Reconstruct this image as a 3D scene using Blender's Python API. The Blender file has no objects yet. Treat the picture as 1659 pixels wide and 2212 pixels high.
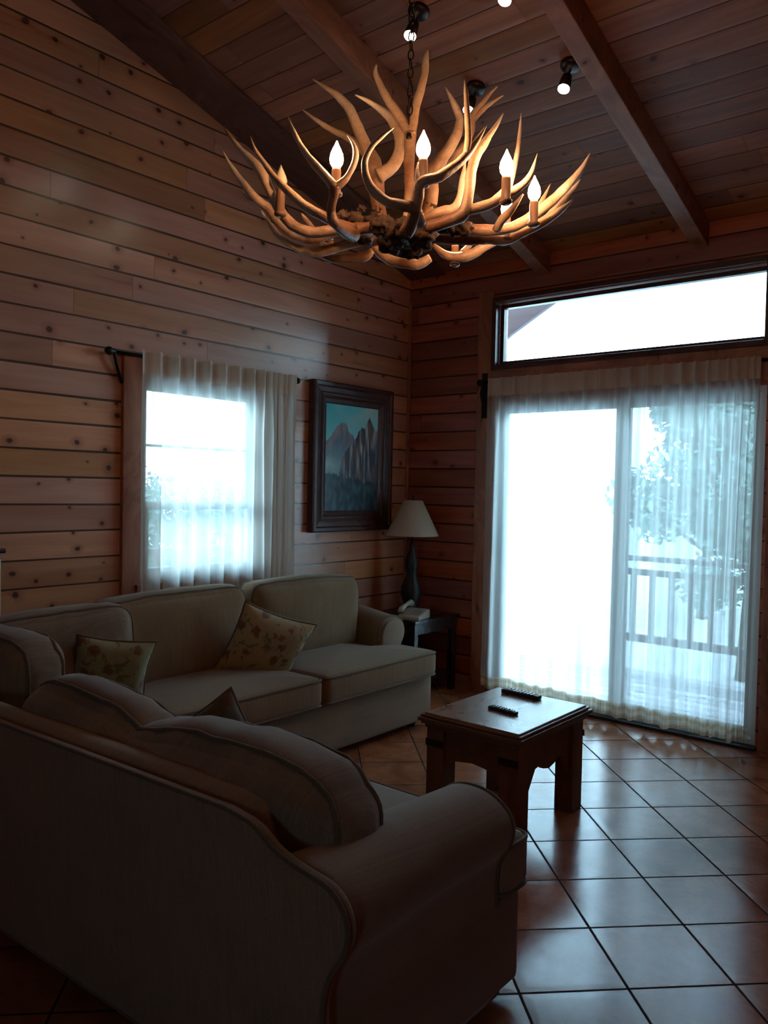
import bpy, bmesh, math, random
from mathutils import Vector, Matrix, noise
import numpy as np
random.seed(7)
PI = math.pi
sc = bpy.context.scene
C = sc.collection

# ------------------------------------------------------------------ camera
cam_d = bpy.data.cameras.new('camera')
cam = bpy.data.objects.new('camera', cam_d)
C.objects.link(cam)
YAW, PITCH, ROLL = 0.6906, -0.03, 0.0207
fw = Vector((-math.sin(YAW)*math.cos(PITCH), math.cos(YAW)*math.cos(PITCH), math.sin(PITCH)))
rt = fw.cross(Vector((0, 0, 1))).normalized()
up = rt.cross(fw)
r2 = rt*math.cos(ROLL) + up*math.sin(ROLL)
u2 = up*math.cos(ROLL) - rt*math.sin(ROLL)
M = Matrix((r2, u2, -fw)).transposed().to_4x4()
M.translation = Vector((3.8393, -4.915, 1.4661))
cam.matrix_world = M
cam_d.sensor_fit = 'VERTICAL'
cam_d.sensor_height = 36.0
cam_d.lens = 36.0*1730.8/2212.0
cam_d.clip_start = 0.05
sc.camera = cam

# ------------------------------------------------------------------ colour management, sky, light
sc.view_settings.view_transform = 'Standard'
sc.view_settings.look = 'None'
sc.view_settings.gamma = 1.0
sc.view_settings.use_curve_mapping = False
sc.view_settings.exposure = 0.0
sc.cycles.max_bounces = 10
sc.cycles.diffuse_bounces = 5
sc.cycles.transparent_max_bounces = 16
sc.cycles.sample_clamp_indirect = 4.0
sc.cycles.caustics_reflective = False
sc.cycles.caustics_refractive = False

SKY = 14.0
w = bpy.data.worlds.new('world'); sc.world = w; w.use_nodes = True
nt = w.node_tree
bg = nt.nodes['Background']
tc = nt.nodes.new('ShaderNodeTexCoord'); sx = nt.nodes.new('ShaderNodeSeparateXYZ')
cr = nt.nodes.new('ShaderNodeValToRGB')
nt.links.new(tc.outputs['Generated'], sx.inputs[0]); nt.links.new(sx.outputs['Z'], cr.inputs[0])
cr.color_ramp.elements[0].position = 0.0; cr.color_ramp.elements[0].color = (0.60, 0.87, 1.0, 1)
cr.color_ramp.elements[1].position = 0.9; cr.color_ramp.elements[1].color = (0.36, 0.64, 1.0, 1)
nt.links.new(cr.outputs[0], bg.inputs[0]); bg.inputs[1].default_value = SKY

def portal(name, loc, rot, sx_, sy_):
    l = bpy.data.lights.new(name, 'AREA'); l.shape = 'RECTANGLE'; l.size = sx_; l.size_y = sy_
    l.cycles.is_portal = True
    o = bpy.data.objects.new(name, l); o.location = loc; o.rotation_euler = rot; C.objects.link(o)
portal('daylight_portal_door', (1.67, 0.32, 1.06), (-PI/2, 0, 0), 1.9, 2.2)
portal('daylight_portal_transom', (1.70, 0.32, 2.56), (-PI/2, 0, 0), 1.8, 0.46)
portal('daylight_portal_rear', (4.4, -8.2, 1.58), (PI/2, 0, 0), 0.65, 0.7)  # portal for the added rear window
portal('daylight_portal_window', (-0.32, -1.96, 1.45), (0, -PI/2, 0), 1.3, 0.9)
# ------------------------------------------------------------------ material helpers
class NT:
    def __init__(s, name):
        s.m = bpy.data.materials.new(name); s.m.use_nodes = True
        s.t = s.m.node_tree; s.t.nodes.clear()
        s.out = s.t.nodes.new('ShaderNodeOutputMaterial')
    def n(s, kind, **kw):
        d = s.t.nodes.new('ShaderNode'+kind)
        for k, v in kw.items(): setattr(d, k, v)
        return d
    def put(s, sock, v):
        if isinstance(v, bpy.types.NodeSocket): s.t.links.new(v, sock)
        elif v is not None: sock.default_value = v
    def mth(s, op, a, b=None, c=None, clamp=False):
        d = s.n('Math', operation=op, use_clamp=clamp)
        for i, v in enumerate((a, b, c)):
            if v is not None: s.put(d.inputs[i], v)
        return d.outputs[0]
    def mr(s, v, a, b, c=0.0, d_=1.0, smooth=True):
        d = s.n('MapRange', interpolation_type='SMOOTHSTEP' if smooth else 'LINEAR')
        s.put(d.inputs[0], v)
        for i, q in enumerate((a, b, c, d_)): s.put(d.inputs[1+i], q)
        return d.outputs[0]
    def mix(s, f, a, b, mode='MIX'):
        d = s.n('Mix', data_type='RGBA', blend_type=mode)
        s.put(d.inputs[0], f); s.put(d.inputs[6], a if isinstance(a, bpy.types.NodeSocket) else (*a, 1)); s.put(d.inputs[7], b if isinstance(b, bpy.types.NodeSocket) else (*b, 1))
        return d.outputs[2]
    def xyz(s, x, y, z=0.0):
        d = s.n('CombineXYZ')
        for i, v in enumerate((x, y, z)): s.put(d.inputs[i], v)
        return d.outputs[0]
    def noise(s, vec, scale=1.0, detail=3.0, rough=0.5, dist=0.0):
        d = s.n('TexNoise'); s.put(d.inputs['Vector'], vec)
        d.inputs['Scale'].default_value = scale; d.inputs['Detail'].default_value = detail
        d.inputs['Roughness'].default_value = rough; d.inputs['Distortion'].default_value = dist
        return d.outputs[0]
    def white(s, vec):
        d = s.n('TexWhiteNoise', noise_dimensions='3D'); s.put(d.inputs['Vector'], vec); return d.outputs['Value']
    def bump(s, h, st=0.3, dist=0.01, nrm=None):
        d = s.n('Bump'); s.put(d.inputs['Height'], h)
        d.inputs['Strength'].default_value = st; d.inputs['Distance'].default_value = dist
        if nrm is not None: s.put(d.inputs['Normal'], nrm)
        return d.outputs[0]
    def bsdf(s, color, rough=0.5, spec=0.5, normal=None, metal=0.0, coat=0.0, coat_r=0.1, sheen=0.0):
        d = s.n('BsdfPrincipled')
        s.put(d.inputs['Base Color'], color if isinstance(color, bpy.types.NodeSocket) else (*color, 1))
        s.put(d.inputs['Roughness'], rough); s.put(d.inputs['Specular IOR Level'], spec)
        d.inputs['Metallic'].default_value = metal
        s.put(d.inputs['Coat Weight'], coat); d.inputs['Coat Roughness'].default_value = coat_r
        d.inputs['Sheen Weight'].default_value = sheen
        if normal is not None: s.put(d.inputs['Normal'], normal)
        return d.outputs[0]
    def done(s, sh):
        s.t.links.new(sh, s.out.inputs[0]); return s.m

def wood(name, base, dark, light, pitch=0.0, v0=0.0, rough=0.42, blen=2.6, knots=0.55, gapw=0.028, spec=0.5, knotcol=(0.06, 0.018, 0.012), var=0.35, gapdark=0.12, grain=0.5, coat=0.0, bumps=0.45):
    """boards: UV in metres, u along the grain, v across; pitch = board width"""
    q = NT(name)
    uv = q.n('UVMap'); sp = q.n('SeparateXYZ'); q.put(sp.inputs[0], uv.outputs[0])
    u, v = sp.outputs[0], sp.outputs[1]
    gap = None
    if pitch > 0:
        vv = q.mth('DIVIDE', q.mth('SUBTRACT', v, v0), pitch)
        k = q.mth('FLOOR', vv); f = q.mth('FRACT', vv)
        r1 = q.white(q.xyz(k, 3.7, 1.0))
        us = q.mth('ADD', u, q.mth('MULTIPLY', r1, 9.3))
        bi = q.mth('FLOOR', q.mth('DIVIDE', us, blen)); bf = q.mth('MULTIPLY', q.mth('FRACT', q.mth('DIVIDE', us, blen)), blen)
        e = q.mth('MINIMUM', f, q.mth('SUBTRACT', 1.0, f))
        wob = q.mr(q.noise(q.xyz(q.mth('MULTIPLY', u, 0.6), k), 1.0, 2), 0.3, 0.7, gapw*0.45, gapw*1.5)
        g1 = q.mr(e, wob, q.mth('ADD', wob, 0.02), 1.0, 0.0)
        g2 = q.mr(bf, 0.0, 0.005, 1.0, 0.0)
        gap = q.mth('MAXIMUM', g1, q.mth('MULTIPLY', g2, 0.8))
        rid = q.white(q.xyz(k, bi, 2.0)); rid2 = q.white(q.xyz(bi, k, 8.0))
        lift = q.mth('MULTIPLY', q.mr(f, 0.0, 0.16, 0.0, 1.0), q.mr(f, 0.86, 1.0, 1.0, 0.0))
    else:
        k = q.mth('FLOOR', q.mth('MULTIPLY', v, 0.9)); us = u
        rid = q.noise(q.xyz(u, v), 0.7, 1); rid2 = q.noise(q.xyz(v, u), 0.9, 1); lift = None
    off = q.mth('MULTIPLY', rid, 31.0)
    gvec = q.xyz(q.mth('ADD', q.mth('MULTIPLY', us, 1.3), off), q.mth('MULTIPLY', v, 15.0), off)
    gr = q.noise(gvec, 1.0, 5, 0.6, 0.6)
    gr2 = q.noise(q.xyz(q.mth('MULTIPLY', us, 5.0), q.mth('MULTIPLY', v, 160.0), off), 1.0, 2, 0.5, 0.2)
    big = q.noise(q.xyz(q.mth('MULTIPLY', us, 0.9), q.mth('MULTIPLY', v, 3.0), off), 1.0, 2)
    col = q.mix(q.mr(gr, 0.3, 0.72), dark, light)
    col = q.mix(grain, base, col)
    col = q.mix(q.mr(gr2, 0.4, 0.8, 0.0, 0.10), col, dark)
    tone = q.mr(rid2, 0.0, 1.0, 1.0-var, 1.0+var*0.7, False)
    hsv = q.n('HueSaturation'); q.put(hsv.inputs['Color'], col)
    q.put(hsv.inputs['Value'], q.mth('MULTIPLY', tone, q.mr(big, 0.25, 0.75, 0.84, 1.14)))
    q.put(hsv.inputs['Saturation'], q.mr(rid, 0, 1, 0.86, 1.08, False)); q.put(hsv.inputs['Hue'], q.mr(rid, 0, 1, 0.492, 0.508, False))
    col = hsv.outputs[0]
    # knots
    vo = q.n('TexVoronoi', voronoi_dimensions='2D'); vo.inputs['Scale'].default_value = 1.0
    wv = q.noise(q.xyz(q.mth('MULTIPLY', us, 9.0), q.mth('MULTIPLY', v, 9.0), off), 1.0, 2)
    q.put(vo.inputs['Vector'], q.xyz(q.mth('ADD', q.mth('MULTIPLY', us, 6.2), q.mth('ADD', off, q.mth('MULTIPLY', wv, 0.2))), q.mth('ADD', q.mth('MULTIPLY', v, 7.6), q.mth('MULTIPLY', wv, 0.2))))
    cs = q.n('SeparateColor'); q.put(cs.inputs[0], vo.outputs['Color'])
    sel = q.mth('LESS_THAN', cs.outputs[0], knots)
    rad = q.mr(cs.outputs[1], 0, 1, 0.04, 0.16, False)
    kn = q.mth('MULTIPLY', sel, q.mr(vo.outputs['Distance'], q.mth('MULTIPLY', rad, 0.5), rad, 1.0, 0.0))
    halo = q.mth('MULTIPLY', sel, q.mr(vo.outputs['Distance'], rad, q.mth('MULTIPLY', rad, 2.6), 0.5, 0.0))
    col = q.mix(halo, col, dark); col = q.mix(q.mth('MULTIPLY', kn, 0.9), col, knotcol)
    h = q.mth('ADD', q.mth('MULTIPLY', gr, 0.05), q.mth('MULTIPLY', big, 0.12))
    if gap is not None:
        col = q.mix(gap, col, tuple(c*gapdark for c in base))
        h = q.mth('ADD', h, q.mth('SUBTRACT', q.mth('MULTIPLY', lift, 0.5), gap))
    rg = q.mr(gr, 0.2, 0.8, rough-0.07, rough+0.1)
    return q.done(q.bsdf(col, rg, spec, q.bump(h, bumps, 0.006), coat=coat, coat_r=0.20))

def plain(name, col, rough=0.5, metal=0.0, spec=0.5, nscale=0.0, namt=0.25, bump=0.0, coat=0.0):
    q = NT(name)
    if nscale:
        tcn = q.n('TexCoord'); n1 = q.noise(tcn.outputs['Object'], nscale, 4, 0.6)
        c = q.mix(q.mr(n1, 0.3, 0.7), tuple(x*(1-namt) for x in col), tuple(min(1, x*(1+namt)) for x in col))
        nb = q.bump(n1, bump, 0.003) if bump else None
        return q.done(q.bsdf(c, rough, spec, nb, metal, coat))
    return q.done(q.bsdf(col, rough, spec, None, metal, coat))

def emit(name, col, st):
    q = NT(name); e = q.n('Emission'); e.inputs[0].default_value = (*col, 1); e.inputs[1].default_value = st
    return q.done(e.outputs[0])

def glass(name, tint=(1, 1, 1), refl=0.06, rough=0.0):
    q = NT(name); t = q.n('BsdfTransparent'); t.inputs[0].default_value = (*tint, 1)
    g = q.n('BsdfGlossy'); g.inputs['Roughness'].default_value = rough
    fr = q.n('Fresnel'); fr.inputs[0].default_value = 1.45
    m = q.n('MixShader'); q.put(m.inputs[0], fr.outputs[0]); q.put(m.inputs[1], t.outputs[0]); q.put(m.inputs[2], g.outputs[0])
    return q.done(m.outputs[0])

def sheer(name, col, open_=0.5, tl=0.5, stripe=0.0, seed=0.0, sfreq=60.0):
    """woven voile: part see-through, part translucent, part diffuse; UV in metres"""
    q = NT(name); uv = q.n('UVMap'); sp = q.n('SeparateXYZ'); q.put(sp.inputs[0], uv.outputs[0])
    s1 = q.noise(q.xyz(q.mth('MULTIPLY', sp.outputs[0], sfreq), q.mth('MULTIPLY', sp.outputs[1], 0.35), seed), 1.0, 3, 0.6)
    s2 = q.noise(q.xyz(q.mth('MULTIPLY', sp.outputs[0], 9.0), q.mth('MULTIPLY', sp.outputs[1], 0.2), seed+4), 1.0, 2)
    f = q.mth('ADD', q.mr(s1, 0.3, 0.7, -stripe, stripe), q.mr(s2, 0.3, 0.7, -stripe*1.9, stripe*1.9))
    lw = q.n('LayerWeight'); lw.inputs[0].default_value = 0.35
    op = q.mth('MULTIPLY', q.mth('ADD', f, open_, clamp=True), q.mr(lw.outputs['Facing'], 0.45, 1.0, 1.0, 0.25), clamp=True)
    tr = q.n('BsdfTransparent')
    t = q.n('BsdfTranslucent'); t.inputs[0].default_value = (*col, 1)
    d = q.n('BsdfDiffuse'); d.inputs[0].default_value = (*col, 1)
    m1 = q.n('MixShader'); m1.inputs[0].default_value = tl; q.put(m1.inputs[1], d.outputs[0]); q.put(m1.inputs[2], t.outputs[0])
    m2 = q.n('MixShader'); q.put(m2.inputs[0], op); q.put(m2.inputs[1], m1.outputs[0]); q.put(m2.inputs[2], tr.outputs[0])
    return q.done(m2.outputs[0])

def fabric(name, col, col2, rib=0.0, axis=0, rough=0.95, scale=260.0, mott=0.2):
    q = NT(name); tcn = q.n('TexCoord'); sp = q.n('SeparateXYZ'); q.put(sp.inputs[0], tcn.outputs['Object'])
    n1 = q.noise(tcn.outputs['Object'], scale, 2, 0.5); n2 = q.noise(tcn.outputs['Object'], 5.0, 3, 0.55)
    a = sp.outputs[axis]
    st = q.noise(q.xyz(q.mth('MULTIPLY', a, 170.0), q.mth('MULTIPLY', sp.outputs[2], 6.0), 0.0), 1.0, 2, 0.6)
    f = q.mth('ADD', q.mth('MULTIPLY', q.mr(n1, 0.3, 0.7), 0.5), q.mth('MULTIPLY', q.mr(st, 0.3, 0.7), rib))
    c = q.mix(q.mth('MULTIPLY', f, 0.8, clamp=True), col, col2)
    c = q.mix(q.mr(n2, 0.3, 0.7, 0.0, mott), c, tuple(x*0.55 for x in col))
    h = q.mth('ADD', q.mth('MULTIPLY', n1, 0.5), q.mth('MULTIPLY', st, rib))
    return q.done(q.bsdf(c, rough, 0.15, q.bump(h, 0.35, 0.003), sheen=0.25))

def floral(name, ground=(0.40, 0.29, 0.15)):
    q = NT(name); tcn = q.n('TexCoord'); o = tcn.outputs['Object']
    n0 = q.noise(o, 30, 3); vo = q.n('TexVoronoi'); vo.inputs['Scale'].default_value = 15.0
    ad = q.n('VectorMath', operation='MULTIPLY_ADD'); q.put(ad.inputs[0], q.xyz(n0, n0, n0)); ad.inputs[1].default_value = (0.05, 0.05, 0.05); q.put(ad.inputs[2], o)
    q.put(vo.inputs['Vector'], ad.outputs[0])
    cs = q.n('SeparateColor'); q.put(cs.inputs[0], vo.outputs['Color'])
    blot = q.mth('MULTIPLY', q.mr(vo.outputs['Distance'], 0.25, 0.5, 1.0, 0.0), q.mth('LESS_THAN', cs.outputs[0], 0.5))
    n3 = q.noise(o, 22, 4, 0.6, 1.0)
    leaf = q.mr(n3, 0.56, 0.62)
    c = q.mix(q.mth('MULTIPLY', leaf, 0.75), ground, (0.10, 0.12, 0.05))
    c = q.mix(q.mth('MULTIPLY', blot, 0.8), c, (0.16, 0.05, 0.035))
    return q.done(q.bsdf(c, 0.9, 0.2, q.bump(q.noise(o, 250, 2), 0.3, 0.002), sheen=0.2))

def tiles():
    q = NT('terracotta_tiles'); tcn = q.n('TexCoord'); sp = q.n('SeparateXYZ'); q.put(sp.inputs[0], tcn.outputs['Object'])
    a = 0.7877; s = 0.33
    X = q.mth('SUBTRACT', sp.outputs[0], 2.9371); Y = q.mth('SUBTRACT', sp.outputs[1], -2.642)
    i = q.mth('DIVIDE', q.mth('ADD', q.mth('MULTIPLY', X, math.cos(a)), q.mth('MULTIPLY', Y, math.sin(a))), s)
    j = q.mth('DIVIDE', q.mth('SUBTRACT', q.mth('MULTIPLY', Y, math.cos(a)), q.mth('MULTIPLY', X, math.sin(a))), s)
    fi = q.mth('FRACT', i); fj = q.mth('FRACT', j)
    # distance to the nearest joint
    e = q.mth('MINIMUM', q.mth('MINIMUM', fi, q.mth('SUBTRACT', 1.0, fi)), q.mth('MINIMUM', fj, q.mth('SUBTRACT', 1.0, fj)))
    gr = q.mr(e, 0.010, 0.017, 1.0, 0.0)
    rnd = q.white(q.xyz(q.mth('FLOOR', i), q.mth('FLOOR', j), 0.0))
    n1 = q.noise(tcn.outputs['Object'], 6.0, 5, 0.6, 0.4); n2 = q.noise(tcn.outputs['Object'], 45.0, 3, 0.6)
    c = q.mix(q.mr(n1, 0.3, 0.7), (0.30, 0.085, 0.035), (0.50, 0.17, 0.07))
    c = q.mix(q.mr(n2, 0.45, 0.75, 0.0, 0.35), c, (0.22, 0.06, 0.03))
    hs = q.n('HueSaturation'); q.put(hs.inputs['Color'], c); q.put(hs.inputs['Value'], q.mr(rnd, 0, 1, 0.8, 1.15, False)); c = hs.outputs[0]
    c = q.mix(gr, c, (0.055, 0.035, 0.028))
    dome = q.mr(e, 0.0, 0.10, 0.0, 1.0)
    h = q.mth('ADD', q.mth('MULTIPLY', dome, 0.6), q.mth('ADD', q.mth('MULTIPLY', n1, 0.10), q.mth('MULTIPLY', gr, -0.6)))
    rg = q.mth('ADD', q.mr(n1, 0.3, 0.7, 0.17, 0.23), q.mth('MULTIPLY', gr, 0.5))
    return q.done(q.bsdf(c, rg, q.mth('MULTIPLY', q.mth('SUBTRACT', 1.02, gr), 0.75), q.bump(h, 0.25, 0.003), coat=q.mth('MULTIPLY', q.mth('SUBTRACT', 1.0, gr), 0.22), coat_r=0.16))

M_ = {}
PITCH_W = 0.1373
M_['wall_left'] = wood('honey_pine_planks', (0.64, 0.275, 0.15), (0.38, 0.12, 0.06), (0.77, 0.37, 0.21), PITCH_W, 2.3106 % PITCH_W, 0.33, 2.9, 0.42, 0.028, grain=0.30, var=0.24, coat=1.0, bumps=0.20)
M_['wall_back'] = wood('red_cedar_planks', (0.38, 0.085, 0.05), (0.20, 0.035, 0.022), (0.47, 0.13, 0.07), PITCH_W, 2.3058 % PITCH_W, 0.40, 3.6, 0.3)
M_['ceiling'] = wood('ceiling_planks', (0.32, 0.112, 0.052), (0.17, 0.048, 0.024), (0.40, 0.155, 0.078), 0.137, 0.0, 0.55, 3.1, 0.22, 0.014, spec=0.25, gapdark=0.25)
M_['beam'] = wood('beam_wood', (0.34, 0.12, 0.06), (0.18, 0.05, 0.028), (0.43, 0.17, 0.085), 0, 0, 0.55, knots=0.2, spec=0.3)
M_['rake'] = wood('dark_rake_board', (0.16, 0.06, 0.042), (0.08, 0.03, 0.02), (0.21, 0.085, 0.06), 0, 0, 0.55, knots=0.3, spec=0.3)
M_['trim'] = wood('red_trim_wood', (0.42, 0.15, 0.075), (0.22, 0.06, 0.03), (0.52, 0.22, 0.11), 0, 0, 0.4, knots=0.3)
M_['darktrim'] = wood('dark_frame_wood', (0.08, 0.028, 0.022), (0.035, 0.012, 0.01), (0.12, 0.042, 0.034), 0, 0, 0.35, knots=0.1)
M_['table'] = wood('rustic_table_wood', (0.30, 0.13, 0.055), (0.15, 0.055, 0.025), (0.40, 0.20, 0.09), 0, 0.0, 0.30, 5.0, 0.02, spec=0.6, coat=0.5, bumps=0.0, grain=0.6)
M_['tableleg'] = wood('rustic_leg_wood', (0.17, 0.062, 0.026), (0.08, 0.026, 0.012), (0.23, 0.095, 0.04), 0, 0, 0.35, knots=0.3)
M_['endtable'] = wood('near_black_wood', (0.022, 0.012, 0.012), (0.01, 0.006, 0.006), (0.035, 0.02, 0.02), 0, 0, 0.22, knots=0.0)
M_['floor'] = tiles()
M_['sofa'] = fabric('taupe_chenille', (0.20, 0.126, 0.080), (0.33, 0.225, 0.145), 0.45, 0)
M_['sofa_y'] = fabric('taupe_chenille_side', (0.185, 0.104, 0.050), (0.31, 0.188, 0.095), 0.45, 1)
M_['cush'] = fabric('mauve_taupe_cushion', (0.19, 0.122, 0.080), (0.33, 0.22, 0.145), 0.5, 0, mott=0.45)
M_['pipe'] = fabric('welt_cord', (0.11, 0.072, 0.045), (0.22, 0.155, 0.10), 0.2)
M_['floral'] = floral('floral_tapestry')
M_['floral2'] = floral('pale_green_floral', (0.30, 0.30, 0.18))
M_['floral3'] = floral('dark_tapestry', (0.10, 0.075, 0.05))
M_['voile'] = sheer('cream_voile', (0.95, 0.95, 0.92), 0.25, 0.85, 0.07, 0.0, sfreq=45.0)
M_['voile2'] = sheer('cream_voile_window', (0.94, 0.92, 0.86), 0.24, 0.80, 0.07, 7.0)
M_['header'] = sheer('cream_curtain_heading', (0.88, 0.76, 0.66), 0.04, 0.4, 0.04, 2.0)
M_['header2'] = sheer('tan_curtain_heading', (0.92, 0.85, 0.76), 0.10, 0.5, 0.04, 2.0)
def hem_mat():
    q = NT('checked_hem_lace'); uv = q.n('UVMap'); sp = q.n('SeparateXYZ'); q.put(sp.inputs[0], uv.outputs[0])
    f = q.mth('LESS_THAN', q.mth('FRACT', q.mth('DIVIDE', sp.outputs[0], 0.03)), 0.5)
    g = q.mth('LESS_THAN', q.mth('FRACT', q.mth('DIVIDE', sp.outputs[1], 0.05)), 0.45)
    c = q.mix(q.mth('ADD', q.mth('MULTIPLY', f, 0.35), q.mth('MULTIPLY', g, 0.5)), (0.92, 0.88, 0.78), (0.62, 0.46, 0.28))
    d = q.n('BsdfDiffuse'); q.put(d.inputs[0], c); t = q.n('BsdfTranslucent'); q.put(t.inputs[0], c)
    m = q.n('MixShader'); m.inputs[0].default_value = 0.4; q.put(m.inputs[1], d.outputs[0]); q.put(m.inputs[2], t.outputs[0])
    return q.done(m.outputs[0])
M_['hem'] = hem_mat()
M_['iron'] = plain('black_iron', (0.02, 0.016, 0.015), 0.4, 0.6)
M_['bronze'] = plain('dark_bronze', (0.05, 0.03, 0.025), 0.35, 0.8)
M_['alu'] = plain('white_frame_metal', (0.66, 0.66, 0.66), 0.4)
M_['sashwood'] = plain('painted_sash', (0.55, 0.55, 0.55), 0.5)
M_['sill'] = plain('dark_threshold', (0.02, 0.018, 0.018), 0.5)
M_['glass'] = glass('window_glass', (0.94, 0.98, 0.98))
def screen():
    q = NT('insect_screen'); t = q.n('BsdfTransparent'); d = q.n('BsdfDiffuse'); d.inputs[0].default_value = (0.08, 0.08, 0.08, 1)
    m = q.n('MixShader'); m.inputs[0].default_value = 0.30; q.put(m.inputs[1], t.outputs[0]); q.put(m.inputs[2], d.outputs[0])
    return q.done(m.outputs[0])
M_['screen'] = screen()
def antler():
    q = NT('elk_antler'); tcn = q.n('TexCoord'); o = tcn.outputs['Object']; at = q.n('Attribute', attribute_name='tipness')
    n1 = q.noise(o, 9, 4, 0.6); n2 = q.noise(o, 90, 3, 0.6, 1.2)
    t = q.mth('ADD', at.outputs['Fac'], q.mr(n1, 0.3, 0.7, -0.2, 0.2), clamp=True)
    c = q.mix(q.mr(t, 0.05, 0.6), (0.20, 0.085, 0.04), (0.58, 0.37, 0.22))
    c = q.mix(q.mr(t, 0.55, 1.0), c, (0.78, 0.60, 0.42))
    c = q.mix(q.mr(n2, 0.5, 0.75, 0, 0.4), c, (0.24, 0.11, 0.05))
    return q.done(q.bsdf(c, 0.42, 0.5, q.bump(n2, 0.5, 0.004)))
M_['antler'] = antler()
M_['burr'] = plain('rough_antler_burr', (0.045, 0.022, 0.012), 0.75, 0, 0.3, 60, 0.7, 0.9)
M_['candle'] = plain('candle_sleeve', (0.22, 0.11, 0.06), 0.4)
M_['bulb'] = emit('lit_flame_bulb', (1.0, 0.56, 0.30), 130)
M_['bulb_off'] = plain('clear_unlit_bulb', (0.75, 0.62, 0.42), 0.12, 0, 0.8)
M_['spotlit'] = emit('lit_spot_lamp', (1.0, 0.90, 0.66), 40)
M_['shade'] = None
def shade():
    q = NT('cream_lampshade'); d = q.n('BsdfDiffuse'); d.inputs[0].default_value = (0.74, 0.57, 0.43, 1)
    t = q.n('BsdfTranslucent'); t.inputs[0].default_value = (0.6, 0.5, 0.38, 1)
    m = q.n('MixShader'); m.inputs[0].default_value = 0.3; q.put(m.inputs[1], d.outputs[0]); q.put(m.inputs[2], t.outputs[0])
    return q.done(m.outputs[0])
M_['shade'] = shade()
M_['lampbase'] = plain('dark_lamp_ceramic', (0.009, 0.006, 0.005), 0.5, 0.0)
M_['phone'] = plain('beige_plastic', (0.46, 0.40, 0.34), 0.4)
M_['phonedark'] = plain('grey_buttons', (0.18, 0.17, 0.16), 0.5)
M_['black'] = plain('black_plastic', (0.012, 0.012, 0.014), 0.28)
M_['silver'] = plain('silver_plastic', (0.35, 0.36, 0.38), 0.3, 0.3)
M_['btn'] = plain('rubber_buttons', (0.5, 0.5, 0.48), 0.5)
M_['btn_d'] = plain('dark_buttons', (0.14, 0.15, 0.17), 0.4)
M_['plastic'] = plain('pale_switch_plastic', (0.6, 0.6, 0.6), 0.4)
M_['deck'] = wood('deck_boards', (0.74, 0.72, 0.68), (0.6, 0.58, 0.55), (0.8, 0.78, 0.74), 0.14, 0.0, 0.7, 4.0, 0.1)
M_['rail'] = plain('weathered_rail', (0.16, 0.15, 0.14), 0.7, 0, 0.4, 8)
M_['ground'] = plain('pale_gravel', (0.78, 0.78, 0.74), 0.9, 0, 0.3, 6, 0.15)
M_['eave'] = wood('eave_boards', (0.07, 0.032, 0.03), (0.04, 0.02, 0.018), (0.09, 0.045, 0.04), 0, 0, 0.5, knots=0.0)
M_['leaf'] = plain('tree_leaves', (0.30, 0.42, 0.36), 0.6, 0, 0.3, 3, 0.4)
M_['trunk'] = plain('tree_bark', (0.16, 0.13, 0.10), 0.9, 0, 0.2, 14, 0.4, 0.5)
q_ = NT('oil_paint'); at_ = q_.n('Attribute', attribute_name='paint')
M_['paint'] = q_.done(q_.bsdf(at_.outputs['Color'], 0.3, 0.5, q_.bump(q_.noise(q_.n('TexCoord').outputs['Object'], 90, 3), 0.35, 0.002)))
# ------------------------------------------------------------------ mesh helpers
ORG = {}
class G:
    def __init__(s): s.v = []; s.f = []; s.uv = {}
    def add(s, vs, fs):
        o = len(s.v); s.v += [Vector(p) for p in vs]; s.f += [tuple(i+o for i in f) for f in fs]; return o
    def box(s, x0, x1, y0, y1, z0, z1):
        s.add([(x0,y0,z0),(x1,y0,z0),(x1,y1,z0),(x0,y1,z0),(x0,y0,z1),(x1,y0,z1),(x1,y1,z1),(x0,y1,z1)],
              [(0,3,2,1),(4,5,6,7),(0,1,5,4),(1,2,6,5),(2,3,7,6),(3,0,4,7)]); return s
    def loft(s, loops, cap=True, close=True):
        n = len(loops[0]); o = len(s.v)
        for l in loops: s.v += [Vector(p) for p in l]
        for i in range(len(loops)-1):
            for j in range(n if close else n-1):
                a = o+i*n+j; b = o+i*n+(j+1) % n
                s.f.append((a, b, b+n, a+n))
        if cap:
            s.f.append(tuple(o+j for j in range(n))[::-1]); e = o+(len(loops)-1)*n
            s.f.append(tuple(e+j for j in range(n)))
        return s
    def tube(s, pts, rad, seg=10, cap=True, closed=False, wob=0.0):
        pts = [Vector(p) for p in pts]; n = len(pts)
        if not isinstance(rad, (list, tuple)): rad = [rad]*n
        T = []
        for i in range(n):
            a = pts[(i-1) % n] if closed or i > 0 else pts[0]; b = pts[(i+1) % n] if closed or i < n-1 else pts[-1]
            t = b-a; T.append(t.normalized() if t.length > 1e-9 else Vector((0, 0, 1)))
        ref = Vector((0, 0, 1)) if abs(T[0].z) < 0.9 else Vector((1, 0, 0))
        nx = (ref-T[0]*ref.dot(T[0])).normalized(); loops = []
        for i in range(n):
            nx = (nx-T[i]*nx.dot(T[i])).normalized(); ny = T[i].cross(nx)
            L = []
            for k in range(seg):
                a = 2*PI*k/seg; d = nx*math.cos(a)+ny*math.sin(a); r = rad[i]
                if wob: r *= 1+wob*noise.noise((pts[i]+d*r)*38.0)
                L.append(pts[i]+d*r)
            loops.append(L)
        if closed: loops.append(loops[0])
        s.loft(loops, cap and not closed); return s
    def lathe(s, prof, c=(0, 0, 0), seg=28, cap=True, rot=None):
        loops = []
        for r, z in prof:
            L = [Vector((r*math.cos(2*PI*k/seg), r*math.sin(2*PI*k/seg), z)) for k in range(seg)]
            if rot is not None: L = [rot @ p for p in L]
            loops.append([p+Vector(c) for p in L])
        s.loft(loops, cap); return s
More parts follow.
